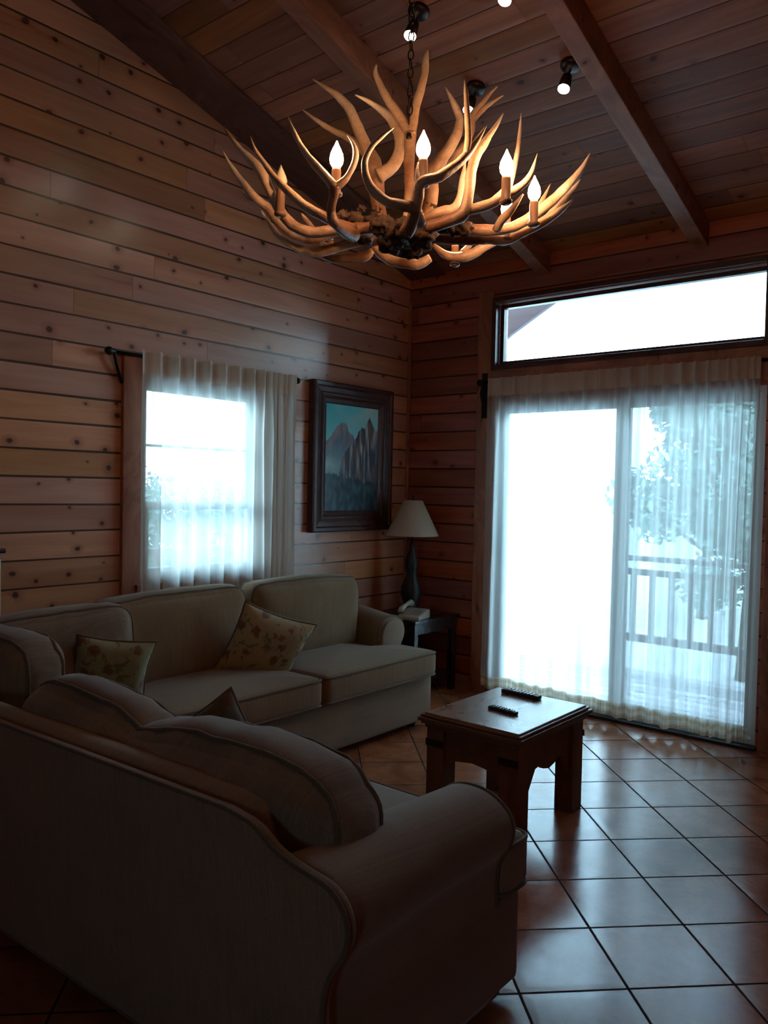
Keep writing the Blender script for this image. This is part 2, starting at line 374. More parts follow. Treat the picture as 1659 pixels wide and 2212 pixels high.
def catmull(pts, k=5):
    P = [np.array(p, float) for p in pts]; P = [2*P[0]-P[1]]+P+[2*P[-1]-P[-2]]; out = []
    for i in range(1, len(P)-2):
        for t in np.arange(0, 1, 1/k):
            out.append(0.5*(2*P[i]+(P[i+1]-P[i-1])*t+(2*P[i-1]-5*P[i]+4*P[i+1]-P[i+2])*t*t+(3*P[i]-P[i-1]-3*P[i+1]+P[i+2])*t**3))
    out.append(P[-2]); return out
def tag(o, label=None, cat=None, group=None, kind=None):
    if label: o['label'] = label
    if cat: o['category'] = cat
    if group: o['group'] = group
    if kind: o['kind'] = kind
    return o
def thing(name, loc, label, cat, group=None):
    o = bpy.data.objects.new(name, None); o.empty_display_size = 0.1; o.location = loc; C.objects.link(o)
    ORG[o.name] = Vector(loc); return tag(o, label, cat, group)
def mk(name, g, mat, parent=None, uv=None, smooth=False, bevel=0.0, sub=0, origin=None, auto=None):
    me = bpy.data.meshes.new(name)
    org = ORG[parent.name] if parent is not None else Vector(origin) if origin is not None else Vector((0, 0, 0))
    me.from_pydata([tuple(p-org) for p in g.v], [], g.f); me.validate(); me.update()
    if uv is not None:
        ul = me.uv_layers.new(name='UVMap')
        if isinstance(uv, list):
            for l in me.loops: ul.data[l.index].uv = uv[l.vertex_index]
        else:
            ax = 'xyz'.index(uv) if isinstance(uv, str) else -1
            for p in me.polygons:
                nn = [abs(c) for c in p.normal]; na = nn.index(max(nn))
                for li in p.loop_indices:
                    co = me.vertices[me.loops[li].vertex_index].co+org
                    if ax < 0: ul.data[li].uv = uv(co)
                    elif na != ax:
                        ot = [i for i in range(3) if i not in (na, ax)][0]; ul.data[li].uv = (co[ax], co[ot])
                    else:
                        ot = [i for i in range(3) if i != na]; ul.data[li].uv = (co[ot[0]]*0.4+7, co[ot[1]])
    me.materials.append(mat)
    if smooth: me.polygons.foreach_set('use_smooth', [True]*len(me.polygons))
    o = bpy.data.objects.new(name, me); C.objects.link(o)
    if parent is not None: o.parent = parent; ORG[o.name] = org
    else: o.location = org; ORG[o.name] = org
    if bevel:
        b = o.modifiers.new('bevel', 'BEVEL'); b.width = bevel; b.segments = 2; b.limit_method = 'ANGLE'; b.angle_limit = 0.6
    if sub:
        b = o.modifiers.new('sub', 'SUBSURF'); b.levels = sub; b.render_levels = sub
    if auto: me.polygons.foreach_set('use_smooth', [True]*len(me.polygons))
    return o
def st(o): return tag(o, kind='structure')
def copy_tree(o, loc, label=None, parent=None):
    c = o.copy(); C.objects.link(c)
    if parent is None: c.location = loc
    else: c.parent = parent
    if label: c['label'] = label
    for ch in [x for x in list(bpy.data.objects) if x.parent == o]: copy_tree(ch, None, None, c)
    return c

def inset2(pts, d):
    n = len(pts); out = []
    for i in range(n):
        a, b, c = pts[i-1], pts[i], pts[(i+1) % n]
        e1 = Vector((b[0]-a[0], b[1]-a[1])); e2 = Vector((c[0]-b[0], c[1]-b[1]))
        if e1.length < 1e-7: e1 = e2
        if e2.length < 1e-7: e2 = e1
        e1.normalize(); e2.normalize(); nn = Vector((-(e1.y+e2.y), e1.x+e2.x))
        L = nn.length; nn = nn/L if L > 1e-6 else Vector((-e1.y, e1.x))
        k = min(1/max(nn.dot(Vector((-e1.y, e1.x))), 0.35), 2.2)
        out.append((b[0]+nn.x*d*k, b[1]+nn.y*d*k))
    return out
def area2(p): return sum(p[i-1][0]*p[i][1]-p[i][0]*p[i-1][1] for i in range(len(p)))/2
def densify(p, m=0.04):
    out = []
    for i in range(len(p)):
        a = p[i]; b = p[(i+1) % len(p)]; L = math.hypot(b[0]-a[0], b[1]-a[1]); k = max(1, int(L/m))
        out += [(a[0]+(b[0]-a[0])*t/k, a[1]+(b[1]-a[1])*t/k) for t in range(k)]
    return out
def roundpoly(p, r=0.03, k=4):
    out = []
    for i in range(len(p)):
        a, b, c = [Vector(q) for q in (p[i-1], p[i], p[(i+1) % len(p)])]
        d1 = (a-b); d2 = (c-b); l = min(r, d1.length*0.45, d2.length*0.45); s_ = b+d1.normalized()*l; e = b+d2.normalized()*l
        for t in range(k+1):
            t /= k; q = s_*(1-t)**2+b*2*t*(1-t)+e*t*t; out.append((q.x, q.y))
    return out
def slab(poly, f3, h0, h1, r=0.03, crown=0.0, step=0.05, wr=0.0):
    """rounded soft slab: outline poly (2D), f3(a,b,h)->3D, between heights h0,h1; crown bulges the h1 side"""
    if area2(poly) < 0: poly = poly[::-1]
    P = densify(poly, step); g = G(); loops = []
    H = h1-h0; r = min(r, H/2)
    seq = [(h0, r)]+[(h0+r-r*math.sin(t), r-r*math.cos(t)) for t in (PI/3, PI/6)] if False else []
    seq = [(h0+r*(1-math.cos(t)), r*(1-math.sin(t))) for t in (0, PI/6, PI/3, PI/2)]+[(h1-r*(1-math.sin(t)), r*(1-math.cos(t))) for t in (0, PI/6, PI/3, PI/2)]
    for h, d in seq: loops.append([f3(a, b, h) for a, b in inset2(P, d)])
    if crown:
        cx = sum(p[0] for p in P)/len(P); cy = sum(p[1] for p in P)/len(P); top = inset2(P, r)
        for s_ in (0.9, 0.75, 0.5, 0.25, 0.04):
            loops.append([f3(cx+(a-cx)*s_, cy+(b-cy)*s_, h1+crown*(1-s_*s_)) for a, b in top])
    g.loft(loops)
    return g, [f3(a, b, h1-r*0.35) for a, b in inset2(P, r*0.1)], [f3(a, b, h0+r*0.35) for a, b in inset2(P, r*0.1)]

class Cush:
    """soft rounded box; surf() maps cube points to the surface"""
    def __init__(s, c, size, rot=(0, 0, 0), r=0.07, bulge=(0.02, 0.03, 0.02), wr=0.006, wf=7.0, cre=0.0, taper=0.0, seed=0, droop=0.0):
        from mathutils import Euler
        s.c = Vector(c); s.h = Vector(size)/2; s.R = Euler(rot).to_matrix(); s.r = min(r, min(s.h)*0.98); s.b = bulge; s.wr = wr; s.wf = wf; s.cre = cre; s.taper = taper; s.seed = seed; s.droop = droop
    def surf(s, p):
        p = Vector(p); P = Vector([p[i]*s.h[i] for i in range(3)])
        q = Vector([max(-(s.h[i]-s.r), min(s.h[i]-s.r, P[i])) for i in range(3)]); d = P-q
        if d.length > 1e-9: d = d.normalized()*s.r
        X = q+d
        for i in range(3):
            j, k = (i+1) % 3, (i+2) % 3
            X[i] += math.copysign(1, p[i])*s.b[i]*(1-p[j]**2)*(1-p[k]**2)*min(1, abs(p[i])**3)
        if s.droop and X.z > 0: X.z *= 1-s.droop*2.2*abs(X.x/s.h.x)**3.5
        if s.taper: X.y *= 1-s.taper*(X.z/s.h.z)
        nz = noise.noise_vector(X*s.wf+Vector((s.seed*7.1, 0, 0)))*s.wr; X = X+nz
        if s.cre:
            ph = noise.noise(Vector((X.x*15.0+s.seed*3.3, X.z*1.8, s.seed)))
            X.y += math.copysign(1, p.y)*s.cre*ph*min(1, abs(p.y)**2)*(1-abs(p.x)**6); X.z += s.cre*0.6*ph*max(0, p.z)**3
        return s.c+s.R @ X
    def mesh(s, n=16):
        g = G(); idx = {}
        def vid(p):
            k = tuple(round(c, 4) for c in p)
            if k not in idx: idx[k] = len(g.v); g.v.append(s.surf(p))
            return idx[k]
        T = [math.sin(PI/2*(-1+2*i/n)) for i in range(n+1)]
        for ax in range(3):
            for sg in (-1, 1):
                for i in range(n):
                    for j in range(n):
                        q = []
                        for a, b in ((i, j), (i+1, j), (i+1, j+1), (i, j+1)):
                            p = [0, 0, 0]; p[ax] = sg; p[(ax+1) % 3] = T[a]; p[(ax+2) % 3] = T[b]; q.append(vid(p))
                        g.f.append(tuple(q) if sg > 0 else tuple(q[::-1]))
        return g
    def welt(s, ax, val, rad=0.006, n=14):
        """cord round the perimeter perpendicular to axis ax at cube coordinate val"""
        j, k = (ax+1) % 3, (ax+2) % 3; pts = []
        for a0, b0, a1, b1 in ((-1, -1, 1, -1), (1, -1, 1, 1), (1, 1, -1, 1), (-1, 1, -1, -1)):
            for t in range(n):
                p = [0, 0, 0]; p[ax] = val; p[j] = a0+(a1-a0)*t/n; p[k] = b0+(b1-b0)*t/n; pts.append(s.surf(p))
        P2 = []
        for p in pts:
            if not P2 or (p-P2[-1]).length > 0.008: P2.append(p)
        if (P2[0]-P2[-1]).length < 0.008: P2.pop()
        return G().tube(P2, rad, 8, closed=True)
def pillow(c, hx, hz, th, rot, seed=0, n=18, ear=0.10):
    from mathutils import Euler
    R = Euler(rot).to_matrix(); c = Vector(c); g = G(); ed = []
    def pt(u, v, sd):
        x = hx*u*(1-ear*(1-v*v)); z = hz*v*(1-ear*(1-u*u)); t = th*((1-u**4)*(1-v**4))**0.6
        q = Vector((x, 0, z)); t *= 1+0.12*noise.noise(Vector((u*2.2, v*2.2, seed+sd)))
        t += 0.006*noise.noise(Vector((u*7, v*7, seed+sd*3))) if t > 0.01 else 0
        return c+R @ Vector((x, sd*t, z))
    for sd in (-1, 1):
        o = len(g.v)
        for i in range(n+1):
            for j in range(n+1): g.v.append(pt(math.sin(PI/2*(-1+2*i/n)), math.sin(PI/2*(-1+2*j/n)), sd))
        for i in range(n):
            for j in range(n):
                a = o+i*(n+1)+j; f = (a, a+n+1, a+n+2, a+1); g.f.append(f if sd < 0 else f[::-1])
    N = 14
    for a0, b0, a1, b1 in ((-1, -1, 1, -1), (1, -1, 1, 1), (1, 1, -1, 1), (-1, 1, -1, -1)):
        for t in range(N): ed.append(pt(a0+(a1-a0)*t/N, b0+(b1-b0)*t/N, 0))
    return g, ed
CH_C = (2.335, -3.013, 2.244)
ANTLERS = [
 [[(-50,-107,-18,20),(-96,-211,-42,16),(-150,-255,-49,16),(-188,-287,-32,16),(-217,-309,6,15),(-228,-342,58,14),(-249,-357,110,15),(-287,-361,152,13),(-326,-366,188,9),(-376,-366,239,6),(-436,-349,295,1)],[(-213,-177,-13,8),(-271,-157,36,7),(-282,-166,56,2)]],
 [[(-21,-214,-52,14),(-27,-284,-52,13),(-23,-346,-50,13),(-60,-375,-24,13),(-97,-404,18,11),(-146,-404,61,9),(-189,-411,116,7),(-206,-424,149,4),(-231,-417,188,1)]],
 [[(-178,48,15,16),(-248,-49,19,15),(-278,-100,-4,15),(-311,-153,-6,14),(-328,-205,19,14),(-358,-229,67,14),(-370,-264,86,13),(-377,-307,115,11),(-407,-330,166,7),(-422,-341,195,4),(-433,-349,220,1)],[(-376,-268,86,7),(-396,-285,96,6),(-411,-296,115,1)]],
 [[(-181,111,31,20),(-242,61,20,18),(-293,17,1,17),(-325,-35,-22,17),(-340,-87,-28,14),(-354,-138,-19,12),(-370,-176,1,10),(-377,-206,29,7),(-377,-244,61,2)],[(-328,14,-2,10),(-365,11,23,10),(-393,15,58,2)]],
 [[(-21,-214,-72,19),(29,-343,-82,15),(33,-364,-56,12),(51,-375,-25,13),(60,-379,-1,16)],[(60,-379,-6,14),(40,-394,22,12),(10,-405,57,11),(-28,-409,103,8),(-47,-423,144,6),(-79,-421,200,1)],[(60,-379,-6,13),(79,-362,17,9),(93,-350,49,8),(98,-344,80,8),(92,-348,109,5),(79,-358,131,1)]],
 [[(216,-214,-84,14),(231,-266,-63,16),(221,-313,-65,14),(205,-352,-60,13),(180,-372,-33,12),(166,-382,3,10),(164,-383,37,8),(174,-372,71,7),(192,-357,96,6),(216,-336,121,1)]],
 [[(-117,34,23,23),(-134,23,92,22),(-142,19,168,27),(-150,14,225,27),(-170,0,282,19),(-190,-14,336,17),(-212,-30,396,15),(-241,-52,438,11),(-274,-79,467,6),(-320,-89,502,2)],[(-157,10,241,15),(-201,1,294,12),(-249,-11,333,10),(-293,-33,360,9),(-327,-61,386,6),(-371,-82,424,2)],[(-105,-15,176,23),(-77,9,199,19),(-58,27,245,19),(-58,28,293,18),(-76,16,342,16),(-103,-6,375,11),(-122,-47,392,7),(-134,-95,397,2)]],
 [[(30,-41,-23,14),(32,-35,77,14),(17,-18,157,15),(-3,7,243,17),(-3,9,287,18)],[(-2,9,280,15),(-30,-12,338,14),(-60,-35,388,12),(-79,-48,432,10),(-90,-56,465,7),(-89,-54,488,3)],[(-2,9,280,17),(4,17,346,15),(16,29,412,13),(24,38,464,11),(25,40,501,10),(28,44,536,3)]],
 [[(-306,203,52,13),(-276,227,15,17),(-243,254,-3,18),(-197,265,-14,17),(-172,286,-13,18),(-143,310,8,14)]],
 [[(-409,51,0,7),(-377,78,-9,14),(-339,109,-6,16),(-297,143,-1,17),(-276,162,20,10)]],
 [[(-41,97,33,15),(-41,165,113,18),(-34,173,171,18),(-39,172,230,20),(-19,189,270,20),(3,210,313,18),(20,225,364,16),(21,228,407,13),(5,216,454,9),(-16,201,501,2)]],
 [[(-82,195,82,16),(-93,258,261,16),(-86,331,332,14),(-56,358,374,14),(-35,377,424,12),(-31,382,482,12),(-7,404,528,9),(11,420,558,6),(29,436,582,2)],[(-32,381,466,10),(-6,404,504,9),(18,425,529,6),(46,449,553,2)]],
 [[(185,-241,-110,19),(217,-252,-81,17),(242,-269,-44,17),(261,-278,-8,15),(294,-250,8,13),(310,-209,42,12),(324,-170,82,11),(331,-137,126,8),(338,-103,176,2)],[(258,-281,-14,11),(253,-283,17,7),(254,-282,44,2)],[(324,-170,82,10),(326,-167,133,9),(322,-168,183,8),(318,-170,234,6),(314,-171,276,2)]],
 [[(127,-92,-51,17),(221,-105,-49,17),(265,-94,-35,17),(280,-92,8,14),(284,-87,74,14),(295,-76,127,13),(314,-58,167,9),(331,-43,200,6),(345,-30,235,1)],[(295,-76,120,9),(310,-63,144,6),(321,-53,164,1)],[(272,-88,-25,15),(307,-58,-14,15),(332,-37,3,14),(341,-2,38,12),(342,26,89,9),(340,53,155,7),(333,76,219,5),(329,89,283,1)],[(334,-9,24,13),(359,13,38,12),(382,32,62,10),(395,44,93,7),(404,54,141,1)]],
 [[(52,-23,-8,16),(142,-38,8,15),(171,-13,20,13),(186,0,51,9),(192,7,108,8),(196,12,155,2)]],
 [[(35,29,-3,18),(92,76,1,18),(149,123,0,18),(200,165,0,17),(236,196,8,16),(270,224,29,16),(302,252,60,16),(338,283,101,15),(380,293,138,12),(404,315,179,9),(425,334,231,1)],[(232,127,-14,12),(261,112,5,12),(293,113,30,10),(326,116,66,2)],[(286,238,44,9),(297,275,96,7),(307,312,160,1)]],
 [[(5,69,-5,19),(63,117,-11,19),(121,165,-12,18),(165,201,-9,17),(202,232,-11,17),(231,269,12,15),(260,307,38,14),(287,343,65,12),(318,370,97,9),(342,391,126,2)],[(238,302,30,12),(268,354,72,11),(293,376,107,11),(318,399,150,9),(335,414,173,6),(348,425,197,2)]],
 [[(-118,294,45,6),(-88,317,13,14),(-56,343,4,17),(-18,375,15,17),(19,407,45,16),(60,442,71,12),(107,482,105,5)],[(-44,354,18,10),(-22,373,48,8),(-12,382,65,2)]],
]
BURRS = [(-67,-211,-11,21),(-87,-137,9,22),(-74,-125,39,12),(-81,-66,20,28),(10,-123,-30,35),(40,-98,-51,41),(98,-115,-49,38),(126,-94,-68,38),(67,55,2,28),(110,65,0,27),(141,90,-3,24),(-69,7,-30,34),(-19,48,-44,34),(-166,-7,-1,23),(-37,168,117,18),(-133,23,80,21)]
BULBS = [(260, -270, 96), (41, -356, 96), (368, -46, 96), (339, 156, 96), (-193, -336, 96), (205, 229, 96), (-395, 80, 96), (-80, 366, 96)]
# ------------------------------------------------------------------ room shell
RX, RY, K, ZC = 5.6, -8.0, 0.285, 3.085       # right wall, rear wall, roof pitch, ceiling height at the door wall
RIDGE = -5.6
def zc(y): return ZC-K*y if y > RIDGE else ZC-K*RIDGE-K*(RIDGE-y)
def wall_pieces(a0, a1, z1f, holes, place):
    """rectangular pieces around holes; a along the wall. z1f(a) gives the top"""
    g = G(); cuts = sorted({a0, a1, *[h[0] for h in holes], *[h[1] for h in holes]})
    cuts = [c for c in cuts if a0 <= c <= a1]
    for b0, b1 in zip(cuts[:-1], cuts[1:]):
        hs = sorted([h for h in holes if h[0] <= b0+1e-6 and h[1] >= b1-1e-6], key=lambda h: h[2]); z = -0.05
        for h in hs:
            if h[2] > z+1e-4: place(g, b0, b1, z, h[2], h[2])
            z = h[3]
        place(g, b0, b1, z, z1f(b0), z1f(b1))
    return g
def place_left(g, b0, b1, z0, za, zb):
    g.add([(-0.14,b0,z0),(0,b0,z0),(0,b1,z0),(-0.14,b1,z0),(-0.14,b0,za),(0,b0,za),(0,b1,zb),(-0.14,b1,zb)],
          [(0,3,2,1),(4,5,6,7),(0,1,5,4),(1,2,6,5),(2,3,7,6),(3,0,4,7)])
WIN = (-2.37, -1.50, 0.92, 2.05)
gl = wall_pieces(RY, 0.14, lambda y: zc(y)+0.1, [WIN, (RIDGE, RIDGE, 0, 0)], place_left)
st(mk('wall_left', gl, M_['wall_left'], uv='y'))
DOOR = (0.79, 2.58, 0.0, 2.10); TRAN = (0.80, 2.59, 2.35, 2.79)
gb = G()
def place_back(g, b0, b1, z0, za, zb): g.box(b0, b1, 0, 0.14, z0, za)
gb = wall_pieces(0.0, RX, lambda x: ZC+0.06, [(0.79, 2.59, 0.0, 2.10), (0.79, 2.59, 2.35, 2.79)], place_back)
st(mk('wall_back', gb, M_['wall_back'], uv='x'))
g = G()
for b0, b1 in ((RY, RIDGE), (RIDGE, 0.0)):
    g.add([(RX,b0,-0.05),(RX+.14,b0,-0.05),(RX+.14,b1,-0.05),(RX,b1,-0.05),(RX,b0,zc(b0)+.1),(RX+.14,b0,zc(b0)+.1),(RX+.14,b1,zc(b1)+.1),(RX,b1,zc(b1)+.1)],
          [(0,3,2,1),(4,5,6,7),(0,1,5,4),(1,2,6,5),(2,3,7,6),(3,0,4,7)])
st(mk('wall_right', g, M_['wall_left'], uv='y'))
g = wall_pieces(0.0, RX, lambda x: zc(RY)+0.1, [(4.1, 4.7, 1.25, 1.90)], lambda g, b0, b1, z0, za, zb: g.box(b0, b1, RY-.14, RY, z0, za))
st(mk('wall_rear', g, M_['wall_left'], uv='x'))
st(mk('floor', G().box(-0.14, RX+.14, RY-.14, 0.14, -0.08, 0.0), M_['floor']))
g = G()
for b0, b1 in ((RY, RIDGE), (RIDGE, 0.14)):
    g.add([(-.5,b0,zc(b0)),(RX+.3,b0,zc(b0)),(RX+.3,b1,zc(b1)),(-.5,b1,zc(b1)),(-.5,b0,zc(b0)+.08),(RX+.3,b0,zc(b0)+.08),(RX+.3,b1,zc(b1)+.08),(-.5,b1,zc(b1)+.08)],
          [(0,3,2,1),(4,5,6,7),(0,1,5,4),(1,2,6,5),(2,3,7,6),(3,0,4,7)])
st(mk('ceiling', g, M_['ceiling'], uv=lambda c: (c.x, c.y*math.sqrt(1+K*K))))
# rafters following the slope
def rafter(x0, x1, depth, name, mat, y1=0.0, yend=RIDGE):
    g = G(); a, b = yend, y1
    g.add([(x0,a,zc(a)-depth),(x1,a,zc(a)-depth),(x1,b,zc(b)-depth),(x0,b,zc(b)-depth),(x0,a,zc(a)),(x1,a,zc(a)),(x1,b,zc(b)),(x0,b,zc(b))],
          [(0,3,2,1),(4,5,6,7),(0,1,5,4),(1,2,6,5),(2,3,7,6),(3,0,4,7)])
    return st(mk(name, g, mat, uv='y', bevel=0.004))
rafter(0.0, 0.33, 0.022, 'trim_1', M_['rake'])
rafter(1.10, 1.195, 0.145, 'beam_1', M_['beam'])
rafter(2.145, 2.24, 0.145, 'beam_2', M_['beam'])
rafter(3.24, 3.335, 0.145, 'beam_3', M_['beam'])
rafter(4.33, 4.425, 0.145, 'beam_4', M_['beam'])
# corner moulding, door casings, transom casings, baseboards
g = G().box(0.0, 0.022, -0.022, 0.0, 0.0, 2.93); st(mk('trim_2', g, M_['trim'], uv='z', bevel=0.005))
g = G().box(0.64, 0.76, -0.02, 0.0, 0.0, 2.88); st(mk('trim_3', g, M_['trim'], uv='z', bevel=0.003))
g = G().box(2.61, 2.73, -0.02, 0.0, 0.0, 2.88); st(mk('trim_4', g, M_['trim'], uv='z', bevel=0.003))
g = G().box(0.76, 2.61, -0.02, 0.0, 2.12, 2.32); st(mk('trim_5', g, M_['trim'], uv='x', bevel=0.003))
g = G().box(0.0, 0.64, -0.015, 0.0, 0.0, 0.09); st(mk('baseboard_back', g, M_['trim'], uv='x'))
g = G().box(0.0, 0.015, -7.9, -0.02, 0.0, 0.09); st(mk('baseboard_left', g, M_['trim'], uv='y'))
# window casing boards round the side window
g = G().box(0.0, 0.028, -2.50, -2.385, 0.80, 2.16); st(mk('trim_6', g, M_['trim'], uv='z', bevel=0.003))
g = G().box(0.0, 0.028, -1.49, -1.38, 0.80, 2.16); st(mk('trim_7', g, M_['trim'], uv='z', bevel=0.003))
g = G().box(0.0, 0.024, -2.385, -1.49, 2.06, 2.16); st(mk('trim_8', g, M_['trim'], uv='y', bevel=0.003))
g = G().box(0.0, 0.05, -2.42, -1.45, 0.86, 0.91); st(mk('trim_9', g, M_['trim'], uv='y', bevel=0.003))

def frame(g, a0, a1, z0, z1, wd, put):
    put(g, a0, a0+wd, z0, z1); put(g, a1-wd, a1, z0, z1); put(g, a0+wd, a1-wd, z0, z0+wd); put(g, a0+wd, a1-wd, z1-wd, z1)
# transom window
W2 = st(mk('window_2', G().box(0.79, 2.59, 0.0, 0.14, 2.33, 2.35), M_['darktrim'], uv='x'))
g = G(); frame(g, 0.76, 2.61, 2.32, 2.83, 0.035, lambda g, a, b, c, d: g.box(a, b, -0.035, 0.02, c, d)); mk('casing', g, M_['darktrim'], W2, uv='x', bevel=0.003)
g = G(); frame(g, 0.795, 2.585, 2.355, 2.785, 0.028, lambda g, a, b, c, d: g.box(a, b, 0.03, 0.08, c, d)); mk('frame', g, M_['darktrim'], W2, uv='x', bevel=0.003)
mk('pane', G().box(0.823, 2.557, 0.052, 0.056, 2.383, 2.757), M_['glass'], W2)
# side window, double hung with a muntin
W1 = st(mk('window_1', G().box(-0.14, 0.0, -2.37, -1.50, 0.90, 0.92), M_['sashwood'], uv='y'))
g = G(); frame(g, -2.37, -1.50, 0.92, 2.05, 0.03, lambda g, a, b, c, d: g.box(-0.12, -0.02, a, b, c, d)); mk('frame', g, M_['sashwood'], W1)
g = G(); frame(g, -2.34, -1.53, 1.315, 2.02, 0.035, lambda g, a, b, c, d: g.box(-0.085, -0.055, a, b, c, d)); g.box(-0.08, -0.06, -2.34, -1.53, 1.672, 1.686)
u_ = mk('sash', g, M_['sashwood'], W1); mk('pane', G().box(-0.072, -0.068, -2.31, -1.56, 1.345, 1.99), M_['glass'], u_)
g = G(); frame(g, -2.34, -1.53, 0.95, 1.36, 0.038, lambda g, a, b, c, d: g.box(-0.053, -0.025, a, b, c, d))
u_ = mk('sash', g, M_['sashwood'], W1); mk('pane', G().box(-0.041, -0.037, -2.31, -1.56, 0.98, 1.33), M_['glass'], u_)
W3 = st(mk('added_rear_window', G().box(4.1, 4.7, RY-.14, RY, 1.24, 1.252), M_['sashwood']))  # unseen rear window, added to bring faint cool light onto the near sofa back
g = G(); frame(g, 4.1, 4.7, 1.252, 1.90, 0.03, lambda g, a, b, c, d: g.box(a, b, RY-.10, RY-.04, c, d)); mk('frame', g, M_['sashwood'], W3)
mk('pane', G().box(4.13, 4.67, RY-.072, RY-.068, 1.28, 1.87), M_['glass'], W3)
# sliding glass door
D1 = st(mk('door_1', G().box(0.765, 2.60, -0.05, 0.14, 0.0, 0.018), M_['sill']))
g = G(); frame(g, 0.79, 2.59, 0.018, 2.10, 0.03, lambda g, a, b, c, d: g.box(a, b, 0.02, 0.12, c, d)); mk('frame', g, M_['alu'], D1)
g = G(); frame(g, 0.82, 1.74, 0.045, 2.07, 0.06, lambda g, a, b, c, d: g.box(a, b, 0.03, 0.06, c, d)); s1 = mk('sliding_panel', g, M_['alu'], D1)
mk('pane', G().box(0.88, 1.68, 0.043, 0.047, 0.10, 2.01), M_['glass'], s1)
mk('door_handle', G().box(0.835, 0.86, -0.012, 0.03, 0.99, 1.17).box(0.828, 0.868, 0.018, 0.03, 0.96, 1.20), M_['rail'], s1, bevel=0.004)
g = G(); frame(g, 1.70, 2.56, 0.045, 2.07, 0.055, lambda g, a, b, c, d: g.box(a, b, 0.075, 0.105, c, d)); s2 = mk('fixed_panel', g, M_['alu'], D1)
mk('pane', G().box(1.755, 2.505, 0.088, 0.092, 0.10, 2.01), M_['glass'], s2)
g = G(); frame(g, 1.72, 2.56, 0.045, 2.07, 0.03, lambda g, a, b, c, d: g.box(a, b, 0.112, 0.13, c, d)); s3 = mk('screen_panel', g, M_['alu'], D1)
mk('insect_mesh', G().box(1.75, 2.53, 0.120, 0.122, 0.07, 2.04), M_['screen'], s3)

# ------------------------------------------------------------------ outdoors
st(mk('terrace_deck', G().box(-2.0, 6.5, 0.14, 1.75, -0.12, -0.04), M_['deck'], uv='x'))
st(mk('ground', G().box(-40, 40, -30, 45, -0.5, -0.4), M_['ground']))
g = G(); g.loft([[(0.05,.80,3.02),(0.05,.80,2.50),(0.42,.80,2.74),(0.93,.80,3.02)],[(0.05,.84,3.02),(0.05,.84,2.50),(0.42,.84,2.74),(0.93,.84,3.02)]])
st(mk('roof_eave_board', g, M_['eave'], uv='x'))
rl = thing('deck_railing', (2.0, 1.62, -0.04), 'dark wooden deck railing outside behind the right half of the sliding door', 'railing')
mk('top_rail', G().box(1.05, 5.0, 1.58, 1.68, 0.90, 0.94), M_['rail'], rl, bevel=0.005)
mk('bottom_rail', G().box(1.05, 5.0, 1.60, 1.66, 0.22, 0.28), M_['rail'], rl, bevel=0.005)
mk('rail', G().box(1.05, 5.0, 1.60, 1.66, 0.78, 0.83), M_['rail'], rl, bevel=0.005)
for i in range(24):
    x = 1.16+i*0.16
    mk('baluster', G().box(x, x+.04, 1.61, 1.65, 0.28, 0.78), M_['rail'], rl)
for x in (1.0, 2.2, 3.6): mk('post', G().box(x, x+.09, 1.585, 1.675, -0.04, 0.98), M_['rail'], rl)
r2_ = thing('deck_railing', (-1.6, -1.5, -0.4), 'pale outdoor railing beyond the curtained side window', 'railing')
mk('top_rail', G().box(-1.65, -1.55, -4.0, 0.5, 0.90, 0.95), M_['rail'], r2_)
mk('bottom_rail', G().box(-1.63, -1.57, -4.0, 0.5, 0.30, 0.35), M_['rail'], r2_)
for i in range(26): mk('baluster', G().box(-1.62, -1.58, -3.9+i*.17, -3.86+i*.17, 0.35, 0.90), M_['rail'], r2_)
for y in (-4.0, -1.9, 0.4): mk('post', G().box(-1.65, -1.55, y, y+.1, -0.41, 1.0), M_['rail'], r2_)
def tree(name, loc, R, H, n, seed, label, cat='tree', leaf=0.07, grp=None):
    rnd = random.Random(seed); t = thing(name, loc, label, cat, grp); o = Vector(loc); g = G()
    cl = [(Vector((rnd.uniform(-.6, .6)*R, rnd.uniform(-.6, .6)*R, H*rnd.uniform(.25, .88))), R*rnd.uniform(.3, .55)) for _ in range(16)]
    for i in range(n):
        c, r = cl[rnd.randrange(16)]; d = Vector((rnd.gauss(0, 1), rnd.gauss(0, 1), rnd.gauss(0, .8))).normalized()*r*rnd.uniform(.3, 1)
        p = o+c+d; a = Vector((rnd.gauss(0, 1), rnd.gauss(0, 1), rnd.gauss(0, 1))).normalized(); b = a.orthogonal().normalized(); s_ = leaf*rnd.uniform(.6, 1.3)
        g.add([p-a*s_, p+b*s_*.45, p+a*s_, p-b*s_*.45], [(0, 1, 2, 3)])
    mk('foliage', g, M_['leaf'], t)
    g = G().tube([o, o+Vector((.05, 0, H*.3)), o+Vector((0, .05, H*.75))], [.09, .07, .03], 8)
    for c, r in cl[:7]: g.tube([o+Vector((.03, 0, H*.3)), o+c*.6+Vector((0, 0, H*.1)), o+c], [.04, .025, .01], 5)
    mk('trunk', g, M_['trunk'], t, smooth=True)
tree('garden_tree', (1.55, 3.6, -0.4), 0.95, 3.6, 12000, 1, 'leafy tree outside behind the right door panel', leaf=0.05)
tree('garden_tree', (-0.1, 7.4, -0.4), 1.3, 3.4, 9000, 2, 'tree further out behind the middle of the sliding door', leaf=0.07)
tree('garden_tree', (3.6, 6.2, -0.4), 1.0, 4.2, 9000, 6, 'tree outside behind the far right edge of the door curtain', leaf=0.06)
tree('garden_shrub', (-3.3, 0.3, -0.4), 0.95, 1.95, 9000, 3, 'low bushy shrub outside the lower half of the side window', 'shrub', leaf=0.04)
